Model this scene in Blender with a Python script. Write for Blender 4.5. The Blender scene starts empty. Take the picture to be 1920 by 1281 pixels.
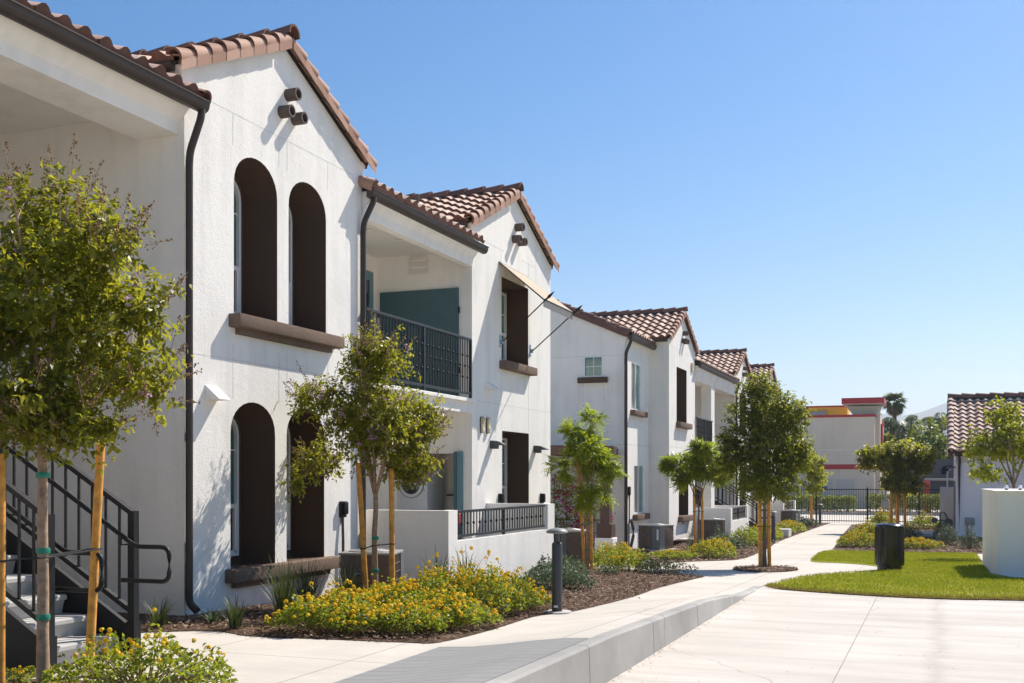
SUN_E = 4.8; SKY_S = .084; AIR = 1.0; DUST = .4; OZ = 3.0; EXPO = 0.60; HILLS = True; HAZE = 3.0e-4
SAT = 1.54
import bpy, bmesh, math, random
import numpy as np
from mathutils import Vector, Matrix
random.seed(7); rng = np.random.default_rng(11)
SC = bpy.context.scene
COL = SC.collection
PI = math.pi
ORG = {}

# ------------------------------------------------------------------ terrain
def G(y):
    return -0.026 * max(0.0, min(y, 37.0) - 10.0)
def H(x, y):
    g = G(y)
    return min(g, -0.23) if (x > -2.82 and y < 22) else g
KT = [(-6, .20), (7.2, .18), (10.0, .148), (12.4, .07), (14.6, 0.0), (16.8, -.145), (17.1, -.19), (18.2, -.222), (19.2, -.243), (30, -.7)]
def ktop(y):
    for (a, za), (b, zb) in zip(KT, KT[1:]):
        if y <= b: return za + (zb - za) * (y - a) / (b - a)
    return -.6
def PZ(x, y):                      # pavement surface
    g = H(x, y)
    if y < 18 and x < -2.8:
        t = min(1, max(0, (x + 4.4) / 1.45)); t = t * t * (3 - 2 * t)
        g = G(y) + max(0, ktop(y) - G(y)) * t
    return g

# ------------------------------------------------------------------ mesh helpers
class MB:
    def __init__(s): s.v = []; s.f = []; s.m = []
    def add(s, v, f, m=0):
        n = len(s.v); s.v += [tuple(p) for p in v]
        s.f += [tuple(i + n for i in q) for q in f]; s.m += [m] * len(f); return s
    def box(s, x0, x1, y0, y1, z0, z1, m=0, b=0.0):
        if b <= 0:
            v = [(x, y, z) for z in (z0, z1) for y in (y0, y1) for x in (x0, x1)]
            return s.add(v, [(0, 2, 3, 1), (4, 5, 7, 6), (0, 1, 5, 4), (2, 6, 7, 3), (0, 4, 6, 2), (1, 3, 7, 5)], m)
        bm = bmesh.new(); bmesh.ops.create_cube(bm, size=1)
        for q in bm.verts: q.co = Vector(((x0 + x1) / 2 + q.co.x * (x1 - x0), (y0 + y1) / 2 + q.co.y * (y1 - y0), (z0 + z1) / 2 + q.co.z * (z1 - z0)))
        bmesh.ops.bevel(bm, geom=bm.edges[:], offset=b, segments=2, affect='EDGES', profile=.5)
        return s.bm(bm, m)
    def bm(s, bm, m=0):
        bm.verts.index_update()
        s.add([q.co[:] for q in bm.verts], [[q.index for q in f.verts] for f in bm.faces], m); bm.free(); return s
    def quad(s, a, b, c, d, m=0): return s.add([a, b, c, d], [(0, 1, 2, 3)], m)
    def prism(s, poly, vec, m=0):
        n = len(poly); vec = Vector(vec); a = [Vector(p) for p in poly]; v = a + [p + vec for p in a]
        return s.add(v, [tuple(range(n))[::-1], tuple(range(n, 2 * n))] + [(i, (i + 1) % n, n + (i + 1) % n, n + i) for i in range(n)], m)
    def tube(s, path, r, n=8, m=0, caps=True):
        P = [Vector(p) for p in path]; rs = r if isinstance(r, (list, tuple)) else [r] * len(P)
        rings = []; up = None
        for i, p in enumerate(P):
            if i == 0: d = P[1] - p
            elif i == len(P) - 1: d = p - P[i - 1]
            else: d = (P[i + 1] - p).normalized() + (p - P[i - 1]).normalized()
            d.normalize()
            if up is None: up = Vector((0, 0, 1)) if abs(d.z) < .9 else Vector((1, 0, 0))
            a = d.cross(up); a.normalize(); b = d.cross(a); up = -b if False else up
            k = 1.0
            if 0 < i < len(P) - 1:
                c = (P[i + 1] - p).normalized().dot((p - P[i - 1]).normalized()); k = 1 / max(.6, math.sqrt((1 + c) / 2))
            rings.append([p + (a * math.cos(2 * PI * j / n) + b * math.sin(2 * PI * j / n)) * rs[i] * (k if False else 1) for j in range(n)])
        v = [q for R in rings for q in R]; f = []
        for i in range(len(P) - 1):
            for j in range(n):
                f.append((i * n + j, i * n + (j + 1) % n, (i + 1) * n + (j + 1) % n, (i + 1) * n + j))
        if caps: f += [tuple(range(n))[::-1], tuple(range((len(P) - 1) * n, len(P) * n))]
        return s.add(v, f, m)
    def lathe(s, prof, c, n=24, m=0, axis='z'):
        v = []; f = []
        for r, h in prof:
            for j in range(n):
                a = 2 * PI * j / n; x, y = r * math.cos(a), r * math.sin(a)
                p = (x, y, h) if axis == 'z' else ((h, x, y) if axis == 'x' else (x, h, y))
                v.append((c[0] + p[0], c[1] + p[1], c[2] + p[2]))
        for i in range(len(prof) - 1):
            for j in range(n): f.append((i * n + j, i * n + (j + 1) % n, (i + 1) * n + (j + 1) % n, (i + 1) * n + j))
        if prof[0][0] > 1e-6: f.append(tuple(range(n))[::-1])
        if prof[-1][0] > 1e-6: f.append(tuple(range((len(prof) - 1) * n, len(prof) * n)))
        return s.add(v, f, m)
    def plate(s, outer, holes, fn, m=0):       # flat polygon with holes; fn maps (a,b) -> 3D
        bm = bmesh.new()
        for loop in [outer] + list(holes):
            vs = [bm.verts.new(fn(*p)) for p in loop]
            for i in range(len(vs)): bm.edges.new((vs[i], vs[(i + 1) % len(vs)]))
        bmesh.ops.triangle_fill(bm, use_beauty=True, use_dissolve=False, edges=bm.edges[:])
        return s.bm(bm, m)

def link(o): COL.objects.link(o); return o
def tag(o, label=None, cat=None, group=None, kind=None):
    for k, v in (('label', label), ('category', cat), ('group', group), ('kind', kind)):
        if v: o[k] = v
    return o
def thing(name, label, cat, loc, group=None):
    o = link(bpy.data.objects.new(name, None)); o.location = loc; o.empty_display_size = .2
    ORG[o] = Vector(loc); return tag(o, label, cat, group)
def part(name, mb, mats, parent, smooth=False, label=None, kind=None):
    me = bpy.data.meshes.new(name); o = Vector((0, 0, 0)) if parent is None else ORG[parent]
    me.from_pydata([(p[0] - o.x, p[1] - o.y, p[2] - o.z) for p in mb.v], [], mb.f)
    mats = mats if isinstance(mats, (list, tuple)) else [mats]
    for q in mats: me.materials.append(q)
    if len(mats) > 1: me.polygons.foreach_set('material_index', mb.m)
    if smooth: me.shade_smooth() if smooth is True else me.set_sharp_from_angle(angle=math.radians(smooth))
    if smooth and smooth is not True:
        me.polygons.foreach_set('use_smooth', [True] * len(me.polygons)); me.set_sharp_from_angle(angle=math.radians(smooth))
    me.update()
    ob = link(bpy.data.objects.new(name, me)); ob.parent = parent; ORG[ob] = o.copy()
    return tag(ob, label=label, kind=kind)
def solo(name, mb, mats, label, cat, group=None, smooth=False, kind=None):
    v = np.array(mb.v); c = Vector(((v[:, 0].min() + v[:, 0].max()) / 2, (v[:, 1].min() + v[:, 1].max()) / 2, v[:, 2].min()))
    mb.v = [(p[0] - c.x, p[1] - c.y, p[2] - c.z) for p in mb.v]
    o = part(name, mb, mats, None, smooth); o.location = c; ORG[o] = c
    return tag(o, label, cat, group, kind)
def npmesh(name, v, q, mat, parent=None, loc=None, smooth=True):
    o = ORG[parent] if parent is not None else Vector(loc or (0, 0, 0))
    v = np.asarray(v, float) - np.array(o[:]); q = np.asarray(q, np.int32); k = q.shape[1]
    me = bpy.data.meshes.new(name); me.vertices.add(len(v)); me.vertices.foreach_set('co', v.astype(np.float32).ravel())
    me.loops.add(q.size); me.loops.foreach_set('vertex_index', q.ravel())
    me.polygons.add(len(q)); me.polygons.foreach_set('loop_start', np.arange(0, q.size, k, dtype=np.int32))
    me.polygons.foreach_set('use_smooth', np.full(len(q), smooth))
    me.materials.append(mat); me.update(); me.validate()
    ob = link(bpy.data.objects.new(name, me)); ob.parent = parent
    if parent is None: ob.location = o
    ORG[ob] = o.copy(); return ob
def copy_tree(o, parent=None):
    c = o.copy(); COL.objects.link(c); c.parent = parent
    for ch in [x for x in bpy.data.objects if x.parent == o]: copy_tree(ch, c)
    return c

# ------------------------------------------------------------------ materials
def newmat(name):
    m = bpy.data.materials.new(name); m.use_nodes = True
    nt = m.node_tree; b = nt.nodes['Principled BSDF']; return m, nt, b
def ND(nt, t, **k):
    n = nt.nodes.new(t)
    for a, v in k.items():
        if a.startswith('i_'): n.inputs[a[2:].replace('_', ' ')].default_value = v
        else: setattr(n, a, v)
    return n
def ramp(nt, fac, stops):
    r = ND(nt, 'ShaderNodeValToRGB'); e = r.color_ramp.elements
    while len(e) < len(stops): e.new(.5)
    for i, (p, c) in enumerate(stops): e[i].position = p; e[i].color = (*c, 1)
    nt.links.new(fac, r.inputs[0]); return r.outputs[0]
def noise(nt, scale, detail=4, rough=.55, vec=None, dims=None):
    n = ND(nt, 'ShaderNodeTexNoise'); n.inputs['Scale'].default_value = scale; n.inputs['Detail'].default_value = detail; n.inputs['Roughness'].default_value = rough
    if vec is None:
        g = ND(nt, 'ShaderNodeNewGeometry'); vec = g.outputs['Position']
    if dims is not None:
        mp = ND(nt, 'ShaderNodeMapping'); mp.inputs['Scale'].default_value = dims; nt.links.new(vec, mp.inputs[0]); vec = mp.outputs[0]
    nt.links.new(vec, n.inputs['Vector']); return n.outputs['Fac']
def bump(nt, b, h, strength, dist):
    n = ND(nt, 'ShaderNodeBump'); n.inputs['Strength'].default_value = strength; n.inputs['Distance'].default_value = dist
    nt.links.new(h, n.inputs['Height']); nt.links.new(n.outputs[0], b.inputs['Normal']); return n
def mix(nt, fac, a, b, mode='MIX'):
    n = ND(nt, 'ShaderNodeMix', data_type='RGBA', blend_type=mode)
    for s, v in ((n.inputs[0], fac), (n.inputs[6], a), (n.inputs[7], b)):
        if isinstance(v, (int, float)): s.default_value = v
        elif isinstance(v, tuple): s.default_value = (*v, 1)
        else: nt.links.new(v, s)
    return n.outputs[2]
def math_(nt, op, a, b=None):
    n = ND(nt, 'ShaderNodeMath', operation=op)
    for s, v in ((n.inputs[0], a), (n.inputs[1], b)):
        if v is None: continue
        if isinstance(v, (int, float)): s.default_value = v
        else: nt.links.new(v, s)
    return n.outputs[0]
def plain(name, c, rough=.6, metal=0.0, var=.12, nscale=9, bstr=0.0, bscale=80, spec=.5):
    m, nt, b = newmat(name)
    f = noise(nt, nscale, 5)
    col = ramp(nt, f, [(.3, tuple(x * (1 - var) for x in c)), (.7, tuple(min(1, x * (1 + var)) for x in c))])
    nt.links.new(col, b.inputs['Base Color']); b.inputs['Roughness'].default_value = rough; b.inputs['Metallic'].default_value = metal
    b.inputs['Specular IOR Level'].default_value = spec
    if bstr: bump(nt, b, noise(nt, bscale, 4), bstr, .004)
    return m
def stucco(name, c, bs=.5, scale=70, dist=.006, grime=.06):
    m, nt, b = newmat(name)
    big = noise(nt, .9, 6, .6); streak = noise(nt, 1.0, 5, .6, dims=(3.5, 3.5, .35)); fine = noise(nt, scale, 3, .6); mid = noise(nt, scale * .22, 4, .6)
    k = math_(nt, 'ADD', math_(nt, 'MULTIPLY', big, .5), math_(nt, 'MULTIPLY', streak, .5))
    col = ramp(nt, k, [(.32, tuple(x * (1 - grime * 1.8) for x in c)), (.5, c), (.68, tuple(min(1, x * (1 + grime * .6)) for x in c))])
    col = mix(nt, ramp(nt, fine, [(.3, (.10,) * 3), (.6, (0, 0, 0))]), col, tuple(x * .75 for x in c))
    nt.links.new(col, b.inputs['Base Color']); b.inputs['Roughness'].default_value = .93; b.inputs['Specular IOR Level'].default_value = .2
    h = math_(nt, 'ADD', fine, math_(nt, 'MULTIPLY', mid, .8)); bump(nt, b, h, bs, dist); return m
def concrete(name, c, joints=None, band=0.0, grooves=None, var=.10, streak=None):
    m, nt, b = newmat(name)
    big = noise(nt, .55, 6, .62); fine = noise(nt, 45, 5, .65)
    col = ramp(nt, big, [(.3, tuple(x * (1 - var * 1.3) for x in c)), (.7, tuple(x * (1 + var) for x in c))])
    if band:
        st = noise(nt, 1.0, 5, .6, dims=(.25, 2.6, 1)); col = mix(nt, ramp(nt, st, [(.35, (band,) * 3), (.6, (0, 0, 0))]), col, tuple(x * .7 for x in c))
        br = noise(nt, 1.0, 3, .7, dims=(1.5, 90, 1)); col = mix(nt, ramp(nt, br, [(.3, (.12,) * 3), (.6, (0, 0, 0))]), col, tuple(x * .7 for x in c))
    col = mix(nt, ramp(nt, fine, [(.28, (.3,) * 3), (.5, (0, 0, 0))]), col, tuple(x * .62 for x in c))
    spots = noise(nt, 5.5, 2, .5); col = mix(nt, ramp(nt, spots, [(.76, (0, 0, 0)), (.8, (.35,) * 3)]), col, tuple(x * .55 for x in c))
    crk = ND(nt, 'ShaderNodeTexVoronoi', feature='DISTANCE_TO_EDGE'); crk.inputs['Scale'].default_value = .16; gg_ = ND(nt, 'ShaderNodeNewGeometry')
    wv = ND(nt, 'ShaderNodeMix', data_type='VECTOR'); wv.inputs[0].default_value = .35; wn = ND(nt, 'ShaderNodeTexNoise'); wn.inputs['Scale'].default_value = 1.3; wn.inputs['Detail'].default_value = 6
    nt.links.new(gg_.outputs['Position'], wn.inputs['Vector']); nt.links.new(gg_.outputs['Position'], wv.inputs[4]); nt.links.new(wn.outputs['Color'], wv.inputs[5]); nt.links.new(wv.outputs[1], crk.inputs['Vector'])
    col = mix(nt, math_(nt, 'MULTIPLY', math_(nt, 'LESS_THAN', crk.outputs['Distance'], .0011), .35), col, tuple(x * .4 for x in c))
    if streak:
        sp_ = ND(nt, 'ShaderNodeSeparateXYZ'); nt.links.new(gg_.outputs['Position'], sp_.inputs[0])
        dx_ = math_(nt, 'ABSOLUTE', math_(nt, 'ADD', math_(nt, 'SUBTRACT', sp_.outputs[0], streak), math_(nt, 'MULTIPLY', math_(nt, 'SUBTRACT', noise(nt, .9, 5, .7), .5), .55)))
        sm = ND(nt, 'ShaderNodeMapRange'); sm.inputs['From Min'].default_value = .14; sm.inputs['From Max'].default_value = 0; nt.links.new(dx_, sm.inputs['Value'])
        col = mix(nt, math_(nt, 'MULTIPLY', math_(nt, 'MULTIPLY', sm.outputs[0], noise(nt, 7, 5, .75)), .55), col, tuple(x * .45 for x in c))
    h = fine
    if joints:
        g = ND(nt, 'ShaderNodeNewGeometry'); sp = ND(nt, 'ShaderNodeSeparateXYZ'); nt.links.new(g.outputs['Position'], sp.inputs[0])
        tot = None
        for ax, per, off, w in joints:
            q = math_(nt, 'FRACT', math_(nt, 'DIVIDE', math_(nt, 'ADD', sp.outputs[ax], 1000 * per + off), per))
            l = math_(nt, 'LESS_THAN', q, w / per); tot = l if tot is None else math_(nt, 'MAXIMUM', tot, l)
        col = mix(nt, math_(nt, 'MULTIPLY', tot, .8), col, tuple(x * .42 for x in c)); h = math_(nt, 'SUBTRACT', fine, math_(nt, 'MULTIPLY', tot, .5))
    nt.links.new(col, b.inputs['Base Color']); b.inputs['Roughness'].default_value = .9; b.inputs['Specular IOR Level'].default_value = .25
    bump(nt, b, h, .25, .004); return m
def island_mat(name, stops, rough=.55, transl=0.0, tcol=None, bstr=0.0, spec=.4, nz=.25):
    m, nt, b = newmat(name); g = ND(nt, 'ShaderNodeNewGeometry')
    f = g.outputs['Random Per Island']
    if nz:
        f = math_(nt, 'ADD', math_(nt, 'MULTIPLY', f, 1 - nz), math_(nt, 'MULTIPLY', math_(nt, 'ADD', math_(nt, 'MULTIPLY', math_(nt, 'SUBTRACT', noise(nt, 1.5 if nz > .6 else 2.2, 4), .5), 2.2 if nz > .6 else 1.0), .5), nz))
    col = ramp(nt, f, stops); nt.links.new(col, b.inputs['Base Color']); b.inputs['Roughness'].default_value = rough; b.inputs['Specular IOR Level'].default_value = spec
    if bstr: bump(nt, b, noise(nt, 60, 4), bstr, .004)
    if transl:
        t = ND(nt, 'ShaderNodeBsdfTranslucent'); tc = mix(nt, .6, col, tcol, 'MIX') if tcol else col; nt.links.new(tc, t.inputs[0])
        x = ND(nt, 'ShaderNodeMixShader'); x.inputs[0].default_value = transl
        nt.links.new(b.outputs[0], x.inputs[1]); nt.links.new(t.outputs[0], x.inputs[2]); nt.links.new(x.outputs[0], nt.nodes['Material Output'].inputs[0])
    return m
M = {}
M['stucco'] = stucco('white_stucco', (.90, .855, .79), .6, 62, .010, .085)
M['stucco_white'] = stucco('bright_white_stucco', (.95, .87, .85), .5, 62, .006, .04)
M['stucco_brown'] = stucco('brown_stucco', (.115, .072, .050), .6, 90, .008, .05)
M['sill'] = stucco('brown_sill_stucco', (.205, .142, .106), .95, 85, .014, .12)
M['soffit'] = stucco('soffit_stucco', (.79, .75, .68), .3, 75, .004)
M['beige'] = stucco('restaurant_stucco', (.74, .63, .50), .2, 30, .004)
M['gutter'] = plain('dark_bronze_gutter', (.055, .038, .031), .45, 0, .1, spec=.35)
M['black'] = plain('black_painted_steel', (.010, .010, .011), .5, 0, .15, spec=.3)
M['rail'] = plain('dark_grey_railing_paint', (.022, .025, .03), .45, 0, .15, spec=.4)
M['white'] = plain('white_frame', (.86, .86, .85), .4, 0, .03)
M['teal'] = plain('teal_door_paint', (.055, .12, .135), .5, 0, .06)
M['teal_light'] = plain('teal_frame_paint', (.13, .25, .28), .5, 0, .06)
M['tile'] = island_mat('clay_roof_tile', [(.05, (.48, .30, .22)), (.4, (.66, .46, .355)), (.7, (.74, .55, .44)), (.97, (.58, .38, .28))], .8, 0, None, .25, .2, .3)
M['rake'] = island_mat('clay_rake_tile', [(.05, (.27, .145, .10)), (.5, (.38, .215, .15)), (.95, (.51, .32, .235))], .75, 0, None, .25, .25, .3)
M['ridge'] = island_mat('dark_ridge_tile', [(.05, (.13, .07, .055)), (.5, (.18, .095, .075)), (.95, (.24, .13, .10))], .75, 0, None, .25, .25, .3)
M['butt'] = plain('shade_brown_tile_end', (.15, .07, .048), .9, 0, .25)  # shade on the tile butts and undersides, painted in as a darker brown
M['deck'] = plain('roof_underlay', (.05, .035, .03), .9)
M['pipe_clay'] = plain('brown_clay_pipe', (.10, .07, .055), .8, 0, .15)
M['pave'] = concrete('pavement_concrete', (.62, .565, .495), [(1, 1.83, .5, .018), (0, 1.6, .05, .016)], .25, None, .13)
M['pave_grey'] = concrete('grey_ramp_concrete', (.30, .295, .285), [(1, .20, 0, .012)], .12)
M['road'] = concrete('road_concrete', (.64, .58, .51), [(1, 3.6, 1.1, .012), (0, 4.2, .9, .012)], .6, streak=-.02)
M['kerb'] = concrete('kerb_concrete', (.42, .40, .37), [(1, 2.3, .02, .03)], .35, None, .22)
M['step'] = concrete('step_concrete', (.50, .485, .46))
M['block'] = concrete('block_concrete', (.55, .52, .48))
M['wood'] = plain('stake_wood', (.68, .31, .055), .75, 0, .28, 14, .3, 60)
M['bark'] = plain('tree_bark', (.36, .235, .15), .85, 0, .35, 18, .6, 70)
M['bark_dark'] = plain('dark_tree_bark', (.16, .12, .09), .9, 0, .35, 18, .6, 70)
M['tie_green'] = plain('green_tie_tape', (.01, .22, .13), .4)
M['tie_black'] = plain('black_tie_wire', (.03, .03, .03), .5)
M['ac_body'] = plain('grey_metal_cabinet', (.15, .155, .16), .45, .0, .06)
M['ac_top'] = plain('pale_metal_top', (.30, .29, .275), .4, 0, .06)
M['ac_fin'] = plain('brown_coil_guard', (.17, .13, .10), .6, 0, .2)
M['blue'] = plain('blue_badge', (.015, .04, .16), .4)
M['badge_white'] = plain('white_lettering', (.8, .8, .8), .4)
M['canvas'] = stucco('cream_canvas', (.54, .44, .33), .25, 200, .002, .03)
M['canvas_grey'] = plain('grey_valance', (.16, .155, .15), .8, 0, .05)
M['steel_blue'] = plain('galvanised_bracket', (.30, .38, .48), .35, .6, .1)
M['horn'] = plain('beige_alarm_plastic', (.62, .50, .30), .5)
M['grey_metal'] = plain('grey_bollard_metal', (.05, .052, .056), .45, .1, .05)
M['lamp_cap'] = plain('bollard_cap', (.24, .23, .22), .5)
M['red'] = plain('red_trim', (.42, .018, .022), .5, 0, .05)
M['orange'] = plain('orange_parapet', (.80, .42, .04), .6, 0, .06)
M['cream_door'] = plain('cream_door', (.58, .54, .46), .6, 0, .03)
M['coral'] = plain('coral_red_paint', (.62, .06, .045), .5, 0, .05)
M['can'] = plain('gloss_black_can', (.008, .008, .010), .22, 0, .1)
M['washer'] = plain('white_enamel', (.66, .67, .68), .25, 0, .02)
M['dark_grey'] = plain('dark_grey', (.07, .07, .075), .5)
M['brown_wood'] = plain('brown_painted_timber', (.085, .042, .028), .6, 0, .15)
M['asphalt'] = plain('asphalt', (.10, .10, .105), .9, 0, .1)
def glass(name, c, rough=.04):
    m, nt, b = newmat(name); b.inputs['Roughness'].default_value = rough; b.inputs['Specular IOR Level'].default_value = .8
    f = noise(nt, 1.4, 3); nt.links.new(ramp(nt, f, [(.35, tuple(x * .75 for x in c)), (.65, tuple(x * 1.2 for x in c))]), b.inputs['Base Color']); return m
M['joint'] = plain('stucco_joint', (.66, .635, .60), .9)
M['glass'] = glass('green_window_glass', (.035, .13, .10)); M['glass_dark'] = glass('dark_window_glass', (.03, .035, .04)); M['glass_tan'] = glass('screened_window_glass', (.28, .25, .22), .3)
M['glass_pale'] = glass('pale_green_glass', (.15, .30, .25))
leafstops = lambda a, b, c, d: [(.08, a), (.4, b), (.7, c), (.95, d)]
M['leaf_crape'] = island_mat('crape_leaf', leafstops((.034, .050, .010), (.10, .122, .014), (.215, .22, .022), (.40, .31, .055)), .40, .50, (.66, .64, .03), 0, .45)
M['leaf_pist'] = island_mat('pistache_leaf', leafstops((.06, .11, .012), (.19, .245, .016), (.29, .335, .02), (.40, .40, .03)), .45, .56, (.52, .62, .02), 0, .4)
M['leaf_dark'] = island_mat('elm_leaf', leafstops((.020, .036, .010), (.055, .075, .013), (.13, .15, .018), (.27, .27, .03)), .45, .46, (.56, .58, .025), 0, .4)
M['leaf_yel'] = island_mat('yellow_green_leaf', leafstops((.09, .13, .012), (.20, .235, .018), (.31, .33, .02), (.40, .38, .03)), .5, .5, (.66, .66, .03))
M['leaf_lant'] = island_mat('lantana_leaf', leafstops((.045, .080, .012), (.12, .17, .018), (.23, .28, .025), (.37, .38, .05)), .5, .44, (.60, .65, .03))
M['leaf_grey'] = island_mat('grey_green_leaf', leafstops((.045, .07, .04), (.08, .115, .065), (.12, .16, .10), (.18, .22, .14)), .6, .25, (.2, .28, .1))
M['leaf_strap'] = island_mat('strap_leaf', leafstops((.022, .035, .016), (.04, .06, .022), (.075, .095, .03), (.15, .15, .06)), .5, .2, (.2, .25, .05))
M['leaf_hedge'] = island_mat('hedge_leaf', leafstops((.06, .085, .015), (.15, .19, .03), (.27, .30, .06), (.40, .41, .11)), .5, .35, (.4, .45, .08))
M['leaf_bg'] = island_mat('background_leaf', leafstops((.07, .11, .015), (.16, .21, .02), (.26, .31, .025), (.36, .38, .04)), .5, .3, (.3, .4, .03))
M['leaf_palm'] = island_mat('palm_leaf', leafstops((.04, .065, .025), (.08, .12, .04), (.14, .18, .06), (.22, .24, .09)), .5, .25, (.2, .3, .06))
M['leaf_palm_dead'] = island_mat('dead_palm_frond', leafstops((.10, .065, .035), (.16, .11, .06), (.22, .16, .09), (.28, .2, .12)), .7, .15, (.3, .2, .1))
M['flower_y'] = island_mat('lantana_flower', [(.1, (.92, .78, .04)), (.6, (.92, .68, .025)), (.85, (.90, .54, .015)), (.95, (.85, .36, .01))], .6, .25, (.9, .5, .02), 0, .2, 0)
M['flower_p'] = island_mat('crape_flower', [(.1, (.62, .28, .45)), (.5, (.70, .40, .56)), (.9, (.75, .52, .62))], .6, .3, (.8, .5, .65), 0, .2, 0)
M['flower_m'] = island_mat('bougainvillea_bract', [(.1, (.42, .015, .09)), (.5, (.52, .02, .13)), (.9, (.58, .05, .18))], .6, .3, (.7, .04, .2), 0, .2, 0)
M['seed'] = island_mat('seed_capsule', [(.1, (.13, .06, .025)), (.5, (.26, .14, .06)), (.9, (.38, .24, .08))], .7, 0, None, 0, .3, 0)
M['chip'] = island_mat('wood_chip', [(.05, (.07, .037, .022)), (.4, (.155, .088, .054)), (.75, (.25, .155, .102)), (.97, (.44, .32, .235))], .85, 0, None, 0, .2, 0)
M['grass'] = island_mat('grass_blade', leafstops((.20, .25, .012), (.31, .345, .018), (.44, .42, .03), (.60, .46, .13)), .7, .22, (.55, .58, .02), 0, .2, .68)
M['dry_grass'] = island_mat('dry_grass_blade', [(.1, (.22, .20, .03)), (.4, (.38, .30, .08)), (.8, (.50, .36, .14)), (.95, (.42, .22, .08))], .8, .2, (.5, .4, .1), 0, .2, 0)
def soilmat():
    m, nt, b = newmat('mulch_soil'); a = noise(nt, 26, 6, .7); c = noise(nt, 1.3, 4)
    col = ramp(nt, a, [(.3, (.04, .024, .015)), (.5, (.115, .072, .047)), (.68, (.22, .145, .10))]); col = mix(nt, ramp(nt, c, [(.4, (0, 0, 0)), (.7, (.35,) * 3)]), col, (.25, .15, .09))
    nt.links.new(col, b.inputs['Base Color']); b.inputs['Roughness'].default_value = .95; b.inputs['Specular IOR Level'].default_value = .15; bump(nt, b, a, .9, .03); return m
M['soil'] = soilmat()
def lawnmat():
    m, nt, b = newmat('lawn_turf'); a = noise(nt, 1.1, 5, .65); c = noise(nt, 60, 4, .7)
    col = ramp(nt, a, [(.3, (.23, .275, .014)), (.45, (.31, .335, .02)), (.56, (.41, .38, .05)), (.70, (.50, .40, .14))]); col = mix(nt, ramp(nt, c, [(.3, (.5,) * 3), (.6, (0, 0, 0))]), col, (.12, .17, .008))
    nt.links.new(col, b.inputs['Base Color']); b.inputs['Roughness'].default_value = .9; b.inputs['Specular IOR Level'].default_value = .1; bump(nt, b, c, .8, .03); return m
M['lawn'] = lawnmat()
def groundmat():
    m, nt, b = newmat('far_ground'); a = noise(nt, .05, 6, .6)
    nt.links.new(ramp(nt, a, [(.35, (.30, .28, .24)), (.65, (.42, .39, .34))]), b.inputs['Base Color']); b.inputs['Roughness'].default_value = .95; return m
M['ground'] = groundmat()
M['hill'] = plain('mountain_scrub', (.13, .12, .09), .95, 0, .3, .004)
# ------------------------------------------------------------------ setting
def sheet(name, poly, zf, mat, kind='structure', ys=(), xs=(), thick=0.0):
    bm = bmesh.new(); f = bm.faces.new([bm.verts.new((x, y, 0)) for x, y in poly])
    f.normal_update()
    bmesh.ops.triangulate(bm, faces=bm.faces[:], ngon_method='EAR_CLIP') if len(poly) > 4 else None
    for y in ys: bmesh.ops.bisect_plane(bm, geom=bm.verts[:] + bm.edges[:] + bm.faces[:], plane_co=(0, y, 0), plane_no=(0, 1, 0), dist=1e-5)
    for x in xs: bmesh.ops.bisect_plane(bm, geom=bm.verts[:] + bm.edges[:] + bm.faces[:], plane_co=(x, 0, 0), plane_no=(1, 0, 0), dist=1e-5)
    for q in bm.verts: q.co.z = zf(q.co.x, q.co.y)
    bm.normal_update()
    for f in bm.faces[:]:
        if f.calc_area() < 1e-9: bm.faces.remove(f)
        elif f.normal.z < 0: f.normal_flip()
    mb = MB().bm(bm); o = part(name, mb, mat, None, False); o['kind'] = kind; return o
def smooth_line(p, n=6):
    out = []
    for i in range(len(p) - 1):
        a = p[max(0, i - 1)]; b = p[i]; c = p[i + 1]; d = p[min(len(p) - 1, i + 2)]
        for k in range(n):
            t = k / n; out.append(tuple(.5 * ((2 * b[j]) + (-a[j] + c[j]) * t + (2 * a[j] - 5 * b[j] + 4 * c[j] - d[j]) * t * t + (-a[j] + 3 * b[j] - 3 * c[j] + d[j]) * t ** 3) for j in (0, 1)))
    return out + [p[-1]]
YS = [i for i in range(-5, 39)] + [7.2, 12.4, 14.6, 16.8, 17.1]
XS = [-4.4, -4.1, -3.8, -3.5, -3.2, -2.95]
# one far ground sheet to the horizon (dry urban ground), just below the site
mb = MB(); mb.box(-900, 900, -300, 2500, -1.6, -.78); gnd = part('ground', mb, M['ground'], None); gnd['kind'] = 'structure'
sheet('pavement', [(-16, -4), (-2.95, -4), (-2.95, 19.3), (-2.5, 19.4), (1.6, 19.4), (1.6, 37), (1.6, 61), (-16, 61)], lambda x, y: PZ(x, y) - .012, M['pave'], ys=YS, xs=XS)
sheet('path', [(-4.43, -3), (-2.96, -3), (-2.96, 9.72), (-4.43, 9.66)], lambda x, y: PZ(x, y) - .006, M['pave_grey'], ys=YS, xs=XS)
sheet('road', [(-2.80, -4), (16, -4), (16, 19.3), (-2.80, 19.3)], lambda x, y: -.25, M['road'])
sheet('street', [(-40, 58.2), (60, 58.2), (60, 73), (-40, 73)], lambda x, y: -.73, M['road'])
# kerb: a real step along the drive, tapering out where the walk meets the drive
mb = MB(); prof = []
ys = [-4, 2, 5, 7.2, 8.6, 10, 11.2, 12.4, 13.5, 14.6, 15.7, 16.6, 17.05, 18.2, 19.25]
for y in ys:
    z = ktop(y); prof.append([(-2.95, y, z - .004), (-2.835, y, z), (-2.81, y, z - .02), (-2.795, y, -.30), (-2.95, y, -.30)])
for a, b in zip(prof, prof[1:]):
    for i in range(4): mb.quad(a[i], a[i + 1], b[i + 1], b[i])
mb.add(prof[-1], [(0, 1, 2, 3, 4)]); mb.add(prof[0], [(4, 3, 2, 1, 0)])
k = part('kerb', mb, M['kerb'], None); k['kind'] = 'structure'
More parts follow.
